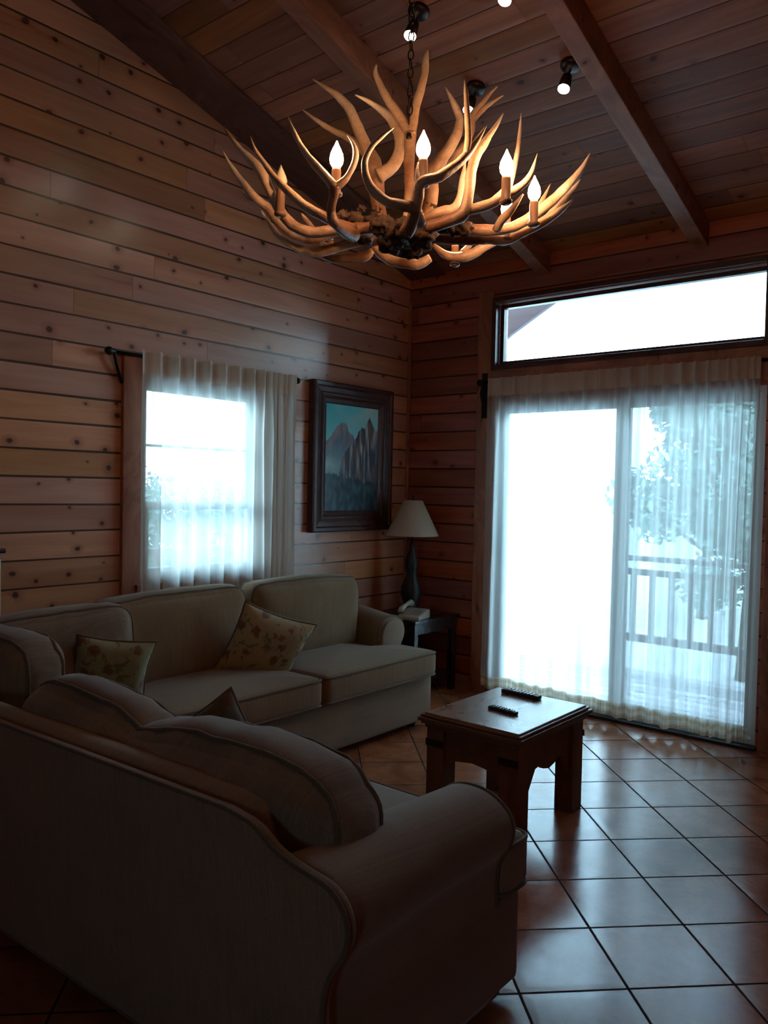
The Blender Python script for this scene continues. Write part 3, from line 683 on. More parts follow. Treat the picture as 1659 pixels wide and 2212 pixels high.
tree('garden_shrub', (-4.6, 2.2, -0.4), 0.95, 1.9, 8000, 5, 'second low shrub outside the side window, further right', 'shrub', leaf=0.04)
tree('garden_tree', (-3.2, -1.35, -0.4), 0.6, 3.6, 8000, 4, 'slim tree outside the left edge of the side window', leaf=0.04)
# ------------------------------------------------------------------ curtains
def curtain(name, fold, a0, a1, z0, z1, place, dens, lab, cat, mats, nf, ampt, ampb, hd, seed, hemh=0.0, side=1, pl_sharp=5.0, hempts=None):
    """fold(a) accumulates phase by density dens(t); place(a, off, z)->3D"""
    NA, NZ = nf*20, 34; ph = [0.0]
    for i in range(NA): ph.append(ph[-1]+dens((i+.5)/NA))
    ph = [p/ph[-1]*nf for p in ph]
    rnd = random.Random(seed); jit = [rnd.uniform(.65, 1.25) for _ in range(nf+2)]
    def off(i, z):
        t = (z1-z)/(z1-z0); p = ph[i]; k = jit[int(p)]*(1-(p % 1))+jit[int(p)+1]*(p % 1)
        c = 0.5-0.5*math.cos(2*PI*p)
        pleat = (1-c)**pl_sharp                      # sharp pinch at whole phases
        soft = 0.5+0.5*math.cos(2*PI*p+0.5*math.sin(t*3+p))+0.25*math.sin(2*PI*p*0.5+t*2.2+seed)
        b = min(1.0, max(0.0, (t-0.04)/0.22)); b = b*b*(3-2*b)
        return k*(ampt*pleat*(1-b)+(ampt+(ampb-ampt)*t)*soft*b)
    def sheet(g, uv, zs, tz=0.0, extra=0.0):
        o = len(g.v)
        for z in zs:
            for i in range(NA+1):
                a = a0+(a1-a0)*i/NA; t = (z1-z)/(z1-z0)
                a += 0.010*math.sin(ph[i]*2*PI+1.3)*t + (tz*t*t if tz else 0)
                zz = z+(0.010*math.sin(ph[i]*2*PI+.7)+.008*math.sin(ph[i]*2.1+seed))*max(0, t-.9)*10*(1 if hemh else 0)
                g.v.append(Vector(place(a, off(i, z)+extra, zz, t))); uv.append((a*1.0+ph[i]*0.02, z))
        n = NA+1
        for r in range(len(zs)-1):
            for i in range(NA): q = o+r*n+i; g.f.append((q, q+1, q+n+1, q+n))
    zs = [z1-hd-(z1-hd-z0-hemh)*(j/NZ) for j in range(NZ+1)]
    t = thing(name, place((a0+a1)/2, 0, z0, 1), lab, cat)
    g = G(); uv = []; sheet(g, uv, zs); mk('curtain_panel', g, M_[mats[0]], t, uv=uv, smooth=True)
    g = G(); uv = []; sheet(g, uv, [z1-hd*j/6 for j in range(7)]); mk('pleated_heading', g, M_[mats[1]], t, uv=uv, smooth=True)
    if hemh:
        g = G(); uv = []; sheet(g, uv, [z0+hemh-hemh*j/4 for j in range(5)]); mk('hem_band', g, M_['hem'], t, uv=uv, smooth=True)
    return t
curtain('door_curtain', None, 0.775, 2.575, 0.05, 2.255, lambda a, o, z, t: (a-0.012*t, -0.055-o, z+(0.02*math.exp(-((a-0.8)/.5)**2) if z < .2 else 0)),
        lambda t: 1.0+1.7*max(0, (t-0.72)/0.28)**1.2, 'sheer cream pleated curtain over the sliding glass door, checked band at its hem', 'curtain', ('voile', 'header'), 21, 0.038, 0.050, 0.125, 3, hemh=0.085)
curtain('window_curtain', None, -2.435, -1.30, 0.42, 2.178, lambda a, o, z, t: (0.058+o, a, z),
        lambda t: 1.0+2.4*max(0, (t-0.68)/0.32), 'sheer cream pleated curtain on a rod over the side window behind the sofa', 'curtain', ('voile2', 'header2'), 14, 0.045, 0.040, 0.125, 11, pl_sharp=1.8)
rod = thing('curtain_rod', (0.09, -1.9, 2.17), 'black iron curtain rod above the side window with ball ends', 'curtain rod')
mk('rod', G().tube([(0.042, -2.585, 2.152), (0.042, -1.27, 2.152)], 0.009, 12), M_['iron'], rod, smooth=True)
for y, s_ in ((-2.595, -1), (-1.255, 1)):
    mk('finial', G().lathe([(0.004, -.03), (.012, -.024), (.012, -.012), (.02, 0), (.022, .012), (.016, .026), (.004, .034)], (0.050, y, 2.152), 16, rot=Matrix.Rotation(-s_*PI/2, 3, 'X')), M_['iron'], rod, smooth=True)
mk('bracket', G().tube([(0.045, -2.57, 2.145), (0.035, -2.55, 2.09), (0.02, -2.52, 2.03), (0.008, -2.50, 2.0)], 0.009, 8).box(0, .012, -2.47, -2.43, 1.96, 2.05), M_['iron'], rod)
mk('bracket', G().tube([(0.042, -1.28, 2.145), (0.03, -1.285, 2.10), (0.01, -1.29, 2.04)], 0.008, 8), M_['iron'], rod)
rod2 = thing('curtain_rod', (1.68, -0.06, 2.24), 'dark iron rod holding the long curtain in front of the sliding door', 'curtain rod')
mk('rod', G().tube([(0.70, -0.045, 2.235), (2.64, -0.045, 2.235)], 0.009, 12), M_['iron'], rod2, smooth=True)
for x, s_ in ((0.69, -1), (2.65, 1)):
    mk('finial', G().lathe([(0.004, -.03), (.012, -.024), (.012, -.012), (.02, 0), (.022, .012), (.016, .026), (.004, .034)], (x, -0.045, 2.235), 16, rot=Matrix.Rotation(s_*PI/2, 3, 'Y')), M_['iron'], rod2, smooth=True)
    mk('bracket', G().tube([(x+.02*-s_, -0.05, 2.23), (x+.02*-s_, -0.07, 2.15), (x+.02*-s_, -0.03, 2.05), (x+.02*-s_, -0.005, 2.0)], 0.010, 8).box(x-.02-.02*s_, x+.02-.02*s_, -.03, -.02, 1.98, 2.30), M_['iron'], rod2)

# ------------------------------------------------------------------ framed painting
PY0, PY1, PZ0, PZ1 = -1.085, -0.245, 1.155, 2.185
pic = thing('framed_painting', (0.0, (PY0+PY1)/2, PZ0), 'framed painting of grey rock pinnacles under a blue sky on the plank wall', 'painting')
def mit(y0, y1, z0, z1, prof, g):
    """mitred frame; prof = (inset, height) pairs"""
    loops = [[(h, y0+i, z0+i), (h, y1-i, z0+i), (h, y1-i, z1-i), (h, y0+i, z1-i)] for i, h in prof]; g.loft(loops, cap=False); return g
mk('outer_frame', mit(PY0, PY1, PZ0, PZ1, [(0, .0), (0, .05), (.008, .06), (.03, .062), (.04, .052), (.07, .046), (.08, .05), (.095, .044)], G()), M_['darktrim'], pic, uv=lambda c: (c.z if abs(c.y+.665) > .33 else c.y, c.y+c.z))
mk('inner_frame', mit(PY0+.095, PY1-.095, PZ0+.095, PZ1-.095, [(-.002, .04), (0, .046), (.012, .048), (.02, .04), (.03, .036), (.045, .03), (.052, .022)], G()), M_['darktrim'], pic, uv=lambda c: (c.z if abs(c.y+.665) > .3 else c.y, c.y+c.z))
NA_, NB_ = 110, 160; cy0, cy1, cz0, cz1 = PY0+.14, PY1-.14, PZ0+.14, PZ1-.14
g = G(); cols = []
def lerp(a, b, t): t = max(0, min(1, t)); return tuple(a[i]+(b[i]-a[i])*t for i in range(3))
def pw(x, xs, ys): return float(np.interp(x, xs, ys))
def paint(a, b):
    n = lambda x, y, s=0: noise.noise(Vector((x, y, s)))
    c = lerp((0.26, 0.60, 0.68), (0.08, 0.50, 0.90), (b-.5)*1.6-(a*.6)+.25); c = lerp(c, (0.50, 0.62, 0.55), max(0, n(a*3, b*6, 2))*.9+max(0, .62-b)*1.0)
    r1 = pw(a, [0, .08, .16, .24, .33, .38, .43, .50, .56, .64], [.63, .68, .75, .81, .83, .82, .74, .73, .66, .3])+.018*n(a*22, 0, 5)+.01*n(a*60, 1, 5)
    if b < r1:
        s = n(a*16, b*9, 1); c = lerp((0.10, 0.14, 0.20), (0.24, 0.20, 0.20), .5+s+(b-r1+.08)*4)
        c = lerp((0.16, 0.30, 0.33), c, (b-.45)*5)
    r2 = pw(a, [.2, .32, .42, .5, .57, .62, .68, .74, .79, .83, .88, .93, 1], [.2, .52, .60, .62, .70, .77, .80, .79, .88, .90, .84, .80, .76])+.022*n(a*26, 3, 8)+.015*n(a*70, 3, 8)
    if b < r2:
        s = n(a*22+b*1.5, b*3.2, 4); s2 = n(a*55, b*7, 9)
        c = lerp((0.045, 0.06, 0.085), (0.52, 0.50, 0.46), (s*1.5+s2*.8+.12)*(1.0 if a < .92 else .6)); c = lerp(c, (0.20, 0.12, 0.08), max(0, n(a*9, b*5, 12))*1.2)
        c = lerp((0.04, 0.07, 0.10), c, (b-.18)*3.5+.2*s)
    mist = max(0, 1-abs(b-.42-.06*n(a*6, 0, 3))/.09)*max(0, 1-a/.42)
    c = lerp(c, (0.32, 0.46, 0.46), mist)
    fr = .36-.10*a+.035*n(a*30, 0, 7)+.03*n(a*9, 2, 7)
    if b < fr: c = lerp((0.02, 0.045, 0.065), (0.05, 0.10, 0.11), .5+n(a*14, b*12, 6)*1.2+(b-fr)*1.2)
    return c
for j in range(NB_+1):
    for i in range(NA_+1):
        a, b = i/NA_, j/NB_; g.v.append(Vector((0.024, cy0+(cy1-cy0)*a, cz0+(cz1-cz0)*b))); cols.append((*[min(1, c*1.7) for c in paint(a, b)], 1))
for j in range(NB_):
    for i in range(NA_): q = j*(NA_+1)+i; g.f.append((q, q+1, q+NA_+2, q+NA_+1))
o = mk('painted_canvas', g, M_['paint'], pic); ca = o.data.color_attributes.new('paint', 'FLOAT_COLOR', 'POINT')
ca.data.foreach_set('color', [x for c in cols for x in c])
mk('backing_board', G().box(0.002, 0.02, PY0+.05, PY1-.05, PZ0+.05, PZ1-.05), M_['darktrim'], pic, uv='z')

# ------------------------------------------------------------------ sectional sofa
sofa = thing('sectional_sofa', (0.9, -2.9, 0.0), 'large L-shaped taupe sectional sofa in the corner, its back towards the viewer', 'sofa')
XZ = lambda y: (lambda a, b, h: (a, h, b))
def part_slab(name, poly, f3, h0, h1, mat, r=0.03, crown=0.0, pipe=(1, 0), prad=0.006, par=sofa):
    g, top, bot = slab(poly, f3, h0, h1, r, crown); o = mk(name, g, M_[mat], par, smooth=True)
    if pipe[0]: mk('piping', G().tube(top, prad, 8, closed=True), M_['pipe'], o, smooth=True)
    if pipe[1]: mk('piping', G().tube(bot, prad, 8, closed=True), M_['pipe'], o, smooth=True)
    return o
up3 = lambda a, b, h: (a, b, h)
part_slab('base', roundpoly([(.16, -3.70), (2.70, -3.70), (2.70, -2.87), (.94, -2.87), (.94, -.90), (.16, -.90)], .03), up3, 0.045, 0.315, 'sofa', .02, pipe=(0, 0))
part_slab('seat_cushion', roundpoly([(.28, -1.905), (.985, -1.905), (.985, -.905), (.665, -.905), (.665, -1.075), (.28, -1.075)], .05), up3, 0.318, 0.475, 'sofa_y', .035, .028, (1, 1))
part_slab('seat_cushion', roundpoly([(.28, -2.86), (.985, -2.86), (.985, -1.912), (.28, -1.912)], .05), up3, 0.318, 0.475, 'sofa_y', .035, .028, (1, 1))
part_slab('seat_cushion', roundpoly([(.28, -3.55), (.97, -3.55), (.97, -2.868), (.28, -2.868)], .05), up3, 0.318, 0.47, 'sofa_y', .035, .02, (1, 1))
part_slab('seat_cushion', roundpoly([(.975, -3.55), (1.72, -3.55), (1.72, -2.84), (.975, -2.84)], .05), up3, 0.318, 0.475, 'sofa', .035, .025, (1, 1))
part_slab('seat_cushion', roundpoly([(1.725, -3.55), (2.455, -3.55), (2.455, -3.0), (2.715, -3.0), (2.715, -2.84), (1.725, -2.84)], .05), up3, 0.318, 0.475, 'sofa', .035, .025, (1, 1))
# wall-side backrest and near backrest
part_slab('backrest', roundpoly([(-3.74, .06), (-.92, .06), (-.92, .76), (-1.0, .80), (-3.74, .80)], .03), lambda a, b, h: (h, a, b), 0.145, 0.28, 'sofa_y', .05, pipe=(0, 0))
yb = lambda z, x=2.0: -3.718-0.085*z/0.76+0.043*(x-1.95)
cont = [(.16, .045), (2.708, .045)]+[tuple(p) for p in catmull([(2.712, .28), (2.716, .38), (2.742, .46), (2.782, .52), (2.800, .575), (2.790, .625), (2.755, .66), (2.70, .672), (2.65, .682), (2.60, .70), (2.545, .735), (2.46, .750)], 4)]+[(.16, .745)]
part_slab('back_panel', cont, lambda a, b, h: (a, yb(b, a)+h, b), 0.0, 0.035, 'sofa', .012, pipe=(0, 1), prad=0.006)
part_slab('backrest', [(.16, .06), (2.54, .06), (2.54, .68), (2.49, .745), (2.42, .760), (.16, .757)], lambda a, b, h: (a, yb(b, a)+h, b), 0.03, 0.14, 'sofa', .05, pipe=(0, 0))
def arm(prof, f3, h0, h1, mat, drop, panel, nm='armrest'):
    P = [tuple(p) for p in catmull(prof, 4)]
    if area2(P) < 0: P = P[::-1]
    P = densify(P, .03); g = G(); loops = []; N = 16
    for i in range(N+1):
        t = i/N; h = h0+(h1-h0)*t; ins = 0.0
        dz = drop*(1-t)
        loops.append([f3(a, b+dz*max(0, b-.3)/.35, h) for a, b in P])
    for d, e in ((.010, .004), (.022, .012), (.026, .03)): loops.append([f3(a, b, h1+(math.copysign(d, h1-h0))) for a, b in inset2(P, e)])
    g.loft(loops); o = mk(nm, g, M_[mat], sofa, smooth=True)
    mk('piping', G().tube([f3(a, b, h1+math.copysign(.012, h1-h0)) for a, b in inset2(P, .003)], .0055, 8, closed=True), M_['pipe'], o, smooth=True)
    fp = G().loft([[f3(a, b, h1+math.copysign(d, h1-h0)) for a, b in inset2(P, e)] for d, e in ((.02, .022), (.036, .024), (.04, .034))]); mk('front_panel', fp, M_[panel], o, smooth=True)
    return o
arm([(2.50, .045), (2.50, .30), (2.50, .50), (2.507, .56), (2.53, .605), (2.58, .632), (2.645, .636), (2.70, .62), (2.742, .585), (2.755, .54), (2.742, .49), (2.715, .45), (2.70, .40), (2.697, .30), (2.697, .045)],
    lambda a, b, h: (a+.035*max(0, min(1, (-3.3-h)/.45))*max(0, min(1, (b-.35)/.15)), h-.07*b, b), -3.70, -2.99, 'sofa', .04, 'sofa')
arm([(-1.075, .045), (-1.075, .30), (-1.075, .50), (-1.065, .565), (-1.035, .615), (-.98, .645), (-.91, .648), (-.845, .625), (-.81, .585), (-.80, .53), (-.82, .475), (-.855, .43), (-.88, .38), (-.885, .30), (-.885, .045)],
    lambda a, b, h: (h, a, b), 0.26, 0.615, 'sofa_y', .05, 'sofa')
for x, y in ((.25, -1.0), (.86, -1.0), (2.62, -2.95), (2.62, -3.62), (1.05, -2.95), (.3, -3.6)):
    mk('foot', G().lathe([(.022, 0), (.028, .02), (.03, .05)], (x, y, 0), 14), M_['endtable'], sofa, smooth=True, uv='z')
def bcush(c, size, rot, mat, seed, cre=.0, r=.085, bulge=(.015, .035, .02), wv=.62, taper=0.0, wr=.008, both=True, name='back_cushion', droop=.0):
    k = Cush(c, size, rot, r, bulge, wr, 6.0, cre, taper, seed, droop); o = mk(name, k.mesh(18), M_[mat], sofa, smooth=True)
    mk('piping', k.welt(1, wv, .0075), M_['pipe'], o, smooth=True)
    if both: mk('piping', k.welt(1, -wv, .0075), M_['pipe'], o, smooth=True)
    return o
# local y = thickness.  wall side cushions face +x (rot z = -90deg)
bcush((.385, -1.51, .675), (.90, .21, .47), (.0, -.015, -PI/2), 'sofa_y', 1)
bcush((.375, -2.43, .67), (.90, .21, .47), (.0, .02, -PI/2), 'sofa_y', 2)
bcush((.46, -3.13, .665), (.74, .20, .44), (.0, .06, -PI/2-.12), 'cush', 3, cre=.008)
bcush((.80, -3.53, .665), (.68, .23, .46), (.0, -.04, .10), 'cush', 4, cre=.014, droop=.06)
bcush((1.625, -3.575, .625), (.68, .25, .40), (-.10, .09, .04), 'cush', 5, cre=.018, r=.11, droop=.16)
bcush((2.215, -3.545, .605), (.86, .29, .41), (-.08, -.045, .03), 'cush', 6, cre=.018, r=.12, droop=.12)

# ------------------------------------------------------------------ throw pillows
def throw(c, hx, hz, th, rot, label, seed, fl='floral'):
    t = thing('throw_pillow', c, label, 'pillow', None); g, ed = pillow(c, hx, hz, th, rot, seed)
    mk('pillow_cover', g, M_[fl], t, smooth=True); mk('corded_edge', G().tube(ed, .006, 8, closed=True), M_['pipe'], t, smooth=True)
throw((.64, -2.02, .60), .215, .21, .08, (-.30, math.radians(-20), -PI/2-.40), 'tan floral tapestry throw pillow standing on its corner between the two wall-side cushions', 1)
throw((.66, -2.95, .64), .17, .15, .06, (-.3, -.15, -PI/2-.45), 'pale green floral throw pillow leaning in the left corner of the sofa', 2, 'floral2')
throw((1.64, -3.16, .50), .19, .18, .07, (-.55, .95, .35), 'dark throw pillow half hidden behind the loose cushions of the near sofa back', 3, 'floral3')

# ------------------------------------------------------------------ coffee table
ct = thing('coffee_table', (1.99, -1.77, 0), 'low rustic wooden coffee table with a moulded top on the tile floor', 'table')
TX0, TX1, TY0, TY1 = 1.73, 2.25, -2.10, -1.44
mk('tabletop', G().box(TX0+.022, TX1-.022, TY0+.022, TY1-.022, .452, .480), M_['table'], ct, uv='y', bevel=.004)
def ring(g, i0, i1, z0, z1):
    g.loft([[(TX0+i, TY0+i, z), (TX1-i, TY0+i, z), (TX1-i, TY1-i, z), (TX0+i, TY1-i, z)] for i, z in ((i1, z0), (i0, z0), (i0, z1), (i1, z1), (i1, z0))], cap=False)
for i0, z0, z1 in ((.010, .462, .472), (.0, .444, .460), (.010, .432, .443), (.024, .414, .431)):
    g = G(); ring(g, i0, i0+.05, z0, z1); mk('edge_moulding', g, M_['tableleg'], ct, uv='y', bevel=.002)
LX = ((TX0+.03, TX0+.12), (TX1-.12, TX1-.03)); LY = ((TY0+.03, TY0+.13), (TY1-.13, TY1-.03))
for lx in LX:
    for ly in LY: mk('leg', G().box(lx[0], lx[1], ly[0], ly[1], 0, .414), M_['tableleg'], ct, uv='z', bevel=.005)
def skirt(a0, a1, f3, t0, t1):
    L = a1-a0; pr = [(0, .414), (0, .17), (.10, .285), (.15, .292), (.19, .27), (.26, .258), (.33, .27), (.37, .292), (.42, .285), (.52, .17), (.52, .414)]
    pr = [(a0+L*a/.52, z) for a, z in pr]; g = G().loft([[f3(a, t0, z) for a, z in pr], [f3(a, t1, z) for a, z in pr]]); return g
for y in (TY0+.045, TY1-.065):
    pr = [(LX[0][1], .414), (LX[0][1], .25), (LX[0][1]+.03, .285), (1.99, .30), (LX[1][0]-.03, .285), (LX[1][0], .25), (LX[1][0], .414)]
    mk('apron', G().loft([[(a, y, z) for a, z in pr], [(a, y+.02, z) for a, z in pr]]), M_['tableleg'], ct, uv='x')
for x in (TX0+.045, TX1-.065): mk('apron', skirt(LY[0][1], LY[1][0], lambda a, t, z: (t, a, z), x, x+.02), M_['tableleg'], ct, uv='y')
for x in LX:
    xx = x[0]-.003 if x is LX[0] else x[1]+.003
    for y, yy in ((LY[0], LY[0][0]-.003), (LY[1], LY[1][1]+.003)):
        g = G().box(min(xx, x[0]), max(xx, x[1]), min(yy, yy+.003), max(yy, yy+.003), .335, .365)
        mk('iron_strap', g, M_['iron'], ct)
for x, y in ((TX0, TY0), (TX1, TY0), (TX1, TY1), (TX0, TY1)):
    g = G().box(x-.004, x+.004, y-.004, y+.004, .44, .462)
# remotes
def remote(c, L, W, H, ang, body, btn, rows, label, sil=False):
    t = thing('remote_control', (c[0], c[1], .4805), label, 'remote'); R = Matrix.Rotation(ang, 3, 'Z'); c = Vector((c[0], c[1], .4805))
    P = roundpoly([(-L/2, -W/2), (L/2, -W/2), (L/2, W/2), (-L/2, W/2)], .012); f3 = lambda a, b, h: c+R @ Vector((a, b, h))
    g, _, _ = slab(P, f3, 0, H, .005, 0, .02); mk('body', g, M_[body], t, smooth=True)
    if sil:
        g, _, _ = slab(roundpoly([(-L/2+.006, -W/2+.006), (L/2-.006, -W/2+.006), (L/2-.006, W/2-.006), (-L/2+.006, W/2-.006)], .01), f3, H-.001, H+.0015, .001, 0, .02); mk('face_plate', g, M_['silver'], t, smooth=True)
    for i in range(rows):
        for j in range(3):
            a = -L/2+.02+(L-.05)*i/(rows-1); b = (j-1)*W*.28
            g = G(); g.lathe([(.0045, 0), (.0045, .0022), (.003, .003)], f3(a, b, H+.001), 10); mk('button', g, M_[btn], t)
    g = G().lathe([(.012, 0), (.012, .002), (.009, .003)], f3(L/2-.02, 0, H+.001), 16); mk('dial_pad', g, M_[btn], t)
remote((1.925, -1.535), .205, .05, .020, -.04, 'black', 'btn', 9, 'larger remote control with silver face near the far edge of the coffee table', True)
remote((2.005, -1.835), .150, .040, .014, -.12, 'black', 'btn_d', 7, 'small black remote control in the middle of the coffee table')

# ------------------------------------------------------------------ end table, lamp, telephone
et = thing('end_table', (.29, -.30, 0), 'near-black wooden end table in the corner beside the sofa arm', 'table')
mk('tabletop', G().box(.04, .545, -.57, -.03, .530, .555), M_['endtable'], et, uv='y', bevel=.004)
for x in (.055, .485):
    for y in (-.555, -.095): mk('leg', G().box(x, x+.045, y, y+.045, 0, .53), M_['endtable'], et, uv='z', bevel=.004)
mk('apron', G().box(.505, .525, -.51, -.095, .455, .53), M_['endtable'], et, uv='y'); mk('apron', G().box(.06, .08, -.51, -.095, .455, .53), M_['endtable'], et, uv='y')
mk('apron', G().box(.10, .485, -.55, -.53, .455, .53), M_['endtable'], et, uv='x'); mk('apron', G().box(.10, .485, -.07, -.055, .455, .53), M_['endtable'], et, uv='x')
mk('lower_shelf', G().box(.06, .525, -.55, -.055, .12, .14), M_['endtable'], et, uv='y')
lp = thing('table_lamp', (.285, -.285, .555), 'dark turned table lamp with a cream cone shade on the corner end table', 'lamp')
lc = (.285, -.285, .555)
mk('lamp_base', G().lathe([(.085, 0), (.088, .012), (.07, .03), (.045, .05), (.06, .09), (.078, .14), (.075, .19), (.05, .25), (.035, .29), (.048, .33), (.052, .37), (.036, .42), (.022, .46), (.018, .50), (.013, .53)], lc, 32), M_['lampbase'], lp, smooth=True)
mk('harp_stem', G().tube([(.285, -.285, 1.08), (.285, -.285, 1.40)], .006, 10), M_['bronze'], lp, smooth=True)
g = G(); pr = [(.194, .570), (.070, .825), (.067, .825), (.191, .570), (.194, .570)]
g.lathe(pr, lc, 48, cap=False); mk('lamp_shade', g, M_['shade'], lp, smooth=False, auto=True)
mk('finial', G().lathe([(.003, .82), (.008, .835), (.011, .85), (.003, .868)], lc, 14), M_['bronze'], lp, smooth=True)
g = G(); 
for k in range(4): a = k*PI/2; g.tube([(.285, -.285, 1.375), (.285+.067*math.cos(a), -.285+.067*math.sin(a), 1.378)], .002, 6)
mk('shade_spider', g, M_['bronze'], lp)
ph = thing('telephone', (.36, -.45, .555), 'beige desk telephone with handset on the end table under the lamp', 'telephone')
Rp = Matrix.Rotation(.25, 3, 'Z'); pc = Vector((.44, -.455, .555))
def pf(p): return pc+Rp @ Vector(p)
g = G(); g.loft([[pf((-.085, -.10, 0)), pf((.085, -.10, 0)), pf((.085, .10, 0)), pf((-.085, .10, 0))], [pf((-.085, -.10, .02)), pf((.085, -.10, .02)), pf((.085, .10, .055)), pf((-.085, .10, .055))], [pf((-.078, -.092, .027)), pf((.078, -.092, .027)), pf((.078, .092, .062)), pf((-.078, .092, .062))]]); mk('phone_base', g, M_['phone'], ph, bevel=.004)
g = G().tube([pf((-.055, -.10, .055)), pf((-.055, -.08, .072)), pf((-.055, 0, .092)), pf((-.055, .08, .10)), pf((-.055, .10, .085))], [.022, .021, .014, .021, .022], 14); mk('handset', g, M_['phone'], ph, smooth=True)
for i in range(4):
    for j in range(3): mk('key', G().lathe([(.007, 0), (.006, .004)], pf((.005+j*.025, -.055+i*.027, .034+i*.005)), 10), M_['phonedark'], ph)
# cabinet in the dark right-hand corner
cb = thing('low_cabinet', (3.0, -.23, 0), 'dark low cabinet against the wall at the right edge beside the door curtain', 'cabinet')
mk('carcass', G().box(2.76, 3.42, -.40, -.03, .06, .72), M_['endtable'], cb, uv='z', bevel=.004)
mk('cabinet_top', G().box(2.74, 3.44, -.42, -.02, .72, .745), M_['endtable'], cb, uv='x', bevel=.005)
for x in (2.775, 3.095):
    d = mk('door', G().box(x, x+.31, -.415, -.40, .09, .69), M_['endtable'], cb, uv='z', bevel=.004)
    mk('knob', G().lathe([(.004, 0), (.012, .012), (.012, .02), (.004, .024)], (x+(.28 if x < 2.9 else .03), -.415, .42), 12, rot=Matrix.Rotation(PI/2, 3, 'X')), M_['bronze'], d, smooth=True)
for x in (2.77, 3.37):
    for y in (-.39, -.08): mk('foot', G().box(x, x+.04, y, y+.04, 0, .06), M_['endtable'], cb, uv='z')
sw = thing('wall_switch', (2.70, -.02, 1.46), 'small pale wall switch plate right of the door curtain', 'switch')
mk('switch_plate', G().box(2.655, 2.725, -.028, -.0205, 1.40, 1.515), M_['plastic'], sw, bevel=.003); mk('toggle', G().box(2.684, 2.696, -.042, -.028, 1.445, 1.47), M_['plastic'], sw, bevel=.002)
# rod end and pale curtain edge of the next window at the left picture edge
r3 = thing('curtain_rod', (.05, -3.6, 1.13), 'black rod end at the left edge of the photo, low on the plank wall', 'curtain rod')
mk('rod', G().tube([(.03, -4.4, 1.165), (.03, -3.13, 1.13)], .012, 12), M_['iron'], r3, smooth=True); mk('bracket', G().box(0, .03, -3.30, -3.27, 1.10, 1.16), M_['iron'], r3)
r4 = thing('cafe_curtain', (.03, -3.8, .5), 'pale curtain edge hanging at the far left of the photo behind the sofa', 'curtain')
g = G(); uv = []
for j in range(11):
    for i in range(61): y = -4.4+1.255*i/60; z = 1.09-.6*j/10; g.v.append(Vector((.03+.012*math.sin(i*.9), y, z))); uv.append((y, z))
for j in range(10):
    for i in range(60): q = j*61+i; g.f.append((q, q+1, q+62, q+61))
mk('curtain_panel', g, M_['header'], r4, uv=uv, smooth=True)

# ------------------------------------------------------------------ antler chandelier
CH = Vector(CH_C)
ch = thing('antler_chandelier', CH, 'large antler chandelier with flame bulbs hanging on a chain above the sofa', 'chandelier')
def cp(p): return CH+Vector(p[:3])*0.001
for ai, ant in enumerate(ANTLERS):
    g = G(); tip = []
    for li, line in enumerate(ant):
        pts = catmull([(p[0], p[1], p[2], p[3]) for p in line], 5); n = len(pts)
        P = [CH+Vector(q[:3])*0.001 for q in pts]; Rr = [max(.0012, q[3]*.001) for q in pts]
        nn = len(g.v); g.tube(P, Rr, 12, wob=.16)
        last = line[-1][3] < 9
        for i in range(n):
            t = i/(n-1); t = (t if li == 0 else .35+.65*t) if last else .25
            tip += [t]*12
        assert len(g.v)-nn == n*12
    o = mk('antler', g, M_['antler'], ch, smooth=True)
    at = o.data.attributes.new('tipness', 'FLOAT', 'POINT'); at.data.foreach_set('value', tip)
for bi, b in enumerate(BURRS):
    g = G(); c = cp(b); r = b[3]*.001; n = 14; loops = []
    for i in range(n+1):
        th = PI*i/n; L = []
        for k in range(20):
            a = 2*PI*k/20; d = Vector((math.sin(th)*math.cos(a), math.sin(th)*math.sin(a)*1.15, math.cos(th)*.8))
            rr = r*(1+.55*noise.noise(d*2.2+Vector((bi*3, 0, 0)))+.30*noise.noise(d*6+Vector((bi, 5, 0)))); L.append(c+d*rr)
        loops.append(L)
    g.loft(loops, cap=False); mk('burr', g, M_['burr'], ch, smooth=True)
mk('centre_post', G().lathe([(.012, -.06), (.03, -.05), (.03, -.03), (.012, -.02), (.006, -.01), (.006, .26), (.010, .265), (.010, .28), (.003, .285)], CH, 16), M_['bronze'], ch, smooth=True)
fl = [(.002, 0), (.010, .002), (.0165, .012), (.0185, .023), (.0165, .036), (.0105, .05), (.005, .061), (.001, .071)]
for i, b in enumerate(BULBS):
    c = cp(b)-Vector((0, 0, .040)); on = i not in (4, 6)
    cd = mk('candle_holder', G().lathe([(.010, -.075), (.017, -.07), (.017, -.063), (.0125, -.06), (.0125, -.008), (.011, 0)], c, 18), M_['candle'], ch, smooth=True)
    mk('flame_bulb', G().lathe(fl, c, 20), M_['bulb' if on else 'bulb_off'], cd, smooth=True)
g = G(); z = CH.z+.295; k = 0
topz = zc(CH.y)
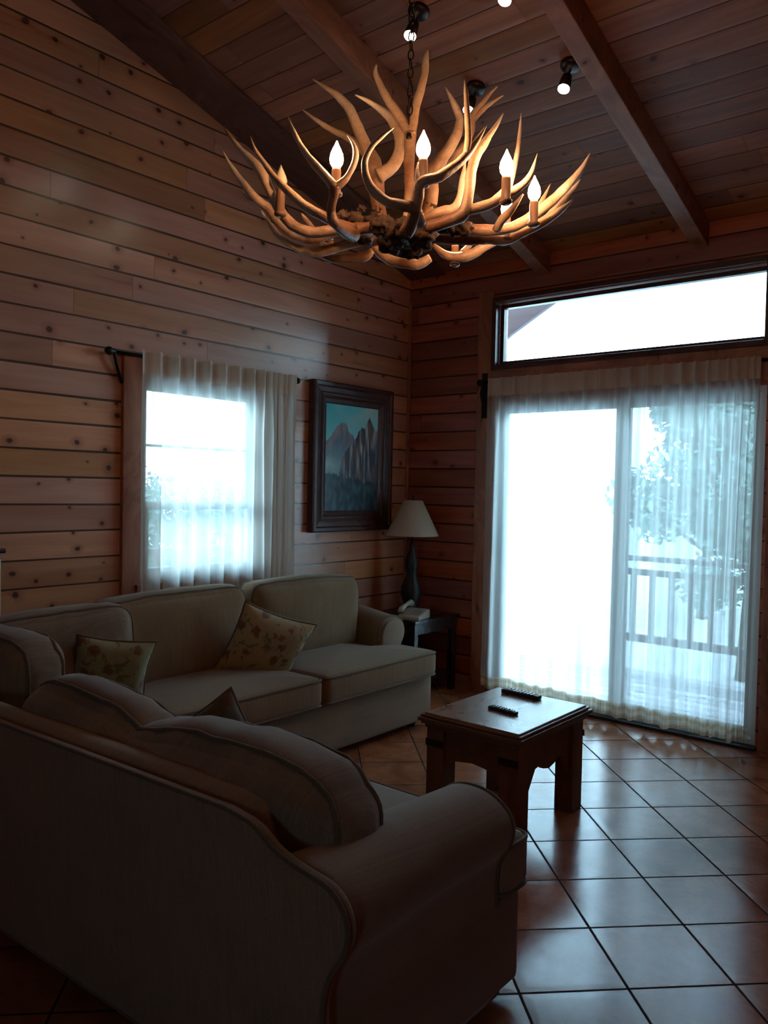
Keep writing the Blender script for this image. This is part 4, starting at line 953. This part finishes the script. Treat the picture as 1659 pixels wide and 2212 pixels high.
while z < topz-.03:
    L = [Vector((.0085*math.cos(a), 0, .017*math.sin(a))) for a in [2*PI*i/12 for i in range(12)]]
    Rz = Matrix.Rotation(k*PI/2+.3, 3, 'Z'); g.tube([Vector((CH.x, CH.y, z))+Rz @ p for p in L], .0022, 6, closed=True); z += .027; k += 1
o = mk('chain', g, M_['bronze'], ch, smooth=True)
Rs = Matrix.Rotation(-math.atan(K), 3, 'X')
mk('ceiling_canopy', G().lathe([(.065, 0), (.065, -.012), (.03, -.035), (.008, -.045)], (CH.x, CH.y, topz), 24, rot=Rs), M_['bronze'], ch, smooth=True)

# ------------------------------------------------------------------ ceiling spotlights
def spot(x, y, label):
    p = Vector((x, y, zc(y))); t = thing('ceiling_spotlight', p, label, 'spotlight', 'small spotlights on the sloping ceiling')
    mk('canopy', G().lathe([(.05, 0), (.05, -.014), (.042, -.022), (.008, -.026)], p, 28, rot=Rs), M_['bronze'], t, smooth=True)
    a = p+Vector((0, 0, -.02)); b = p+Vector((-.01, -.02, -.07)); mk('stem', G().tube([a, b], .006, 10), M_['bronze'], t, smooth=True)
    d = Vector((.02, -.45, -1)).normalized(); q = Vector((0, 0, -1)).rotation_difference(d).to_matrix(); c = b+Vector((0, 0, .005))
    mk('spot_head', G().lathe([(.010, .012), (.024, .0), (.026, -.02), (.030, -.075), (.0275, -.075), (.0265, -.06)], c, 26, cap=False, rot=q), M_['bronze'], t, smooth=True)
    mk('lamp_face', G().lathe([(.004, -.060), (.027, -.062), (.027, -.078), (.02, -.084), (.004, -.087)], c, 24, rot=q), M_['spotlit'], t, smooth=True)
    return t
s0 = spot(1.554, -1.973, 'small spotlight on the sloping ceiling seen through the chandelier chain')
copy_tree(s0, (2.035, -1.412, zc(-1.412)), 'spotlight on the ceiling just left of the right rafter, clear of the chandelier')
copy_tree(s0, (1.54, -1.472, zc(-1.472)), 'spotlight partly hidden behind the right-hand antlers')
copy_tree(s0, (2.035, -1.95, zc(-1.95)), 'spotlight cut off by the top edge of the photo, its bulb just showing')
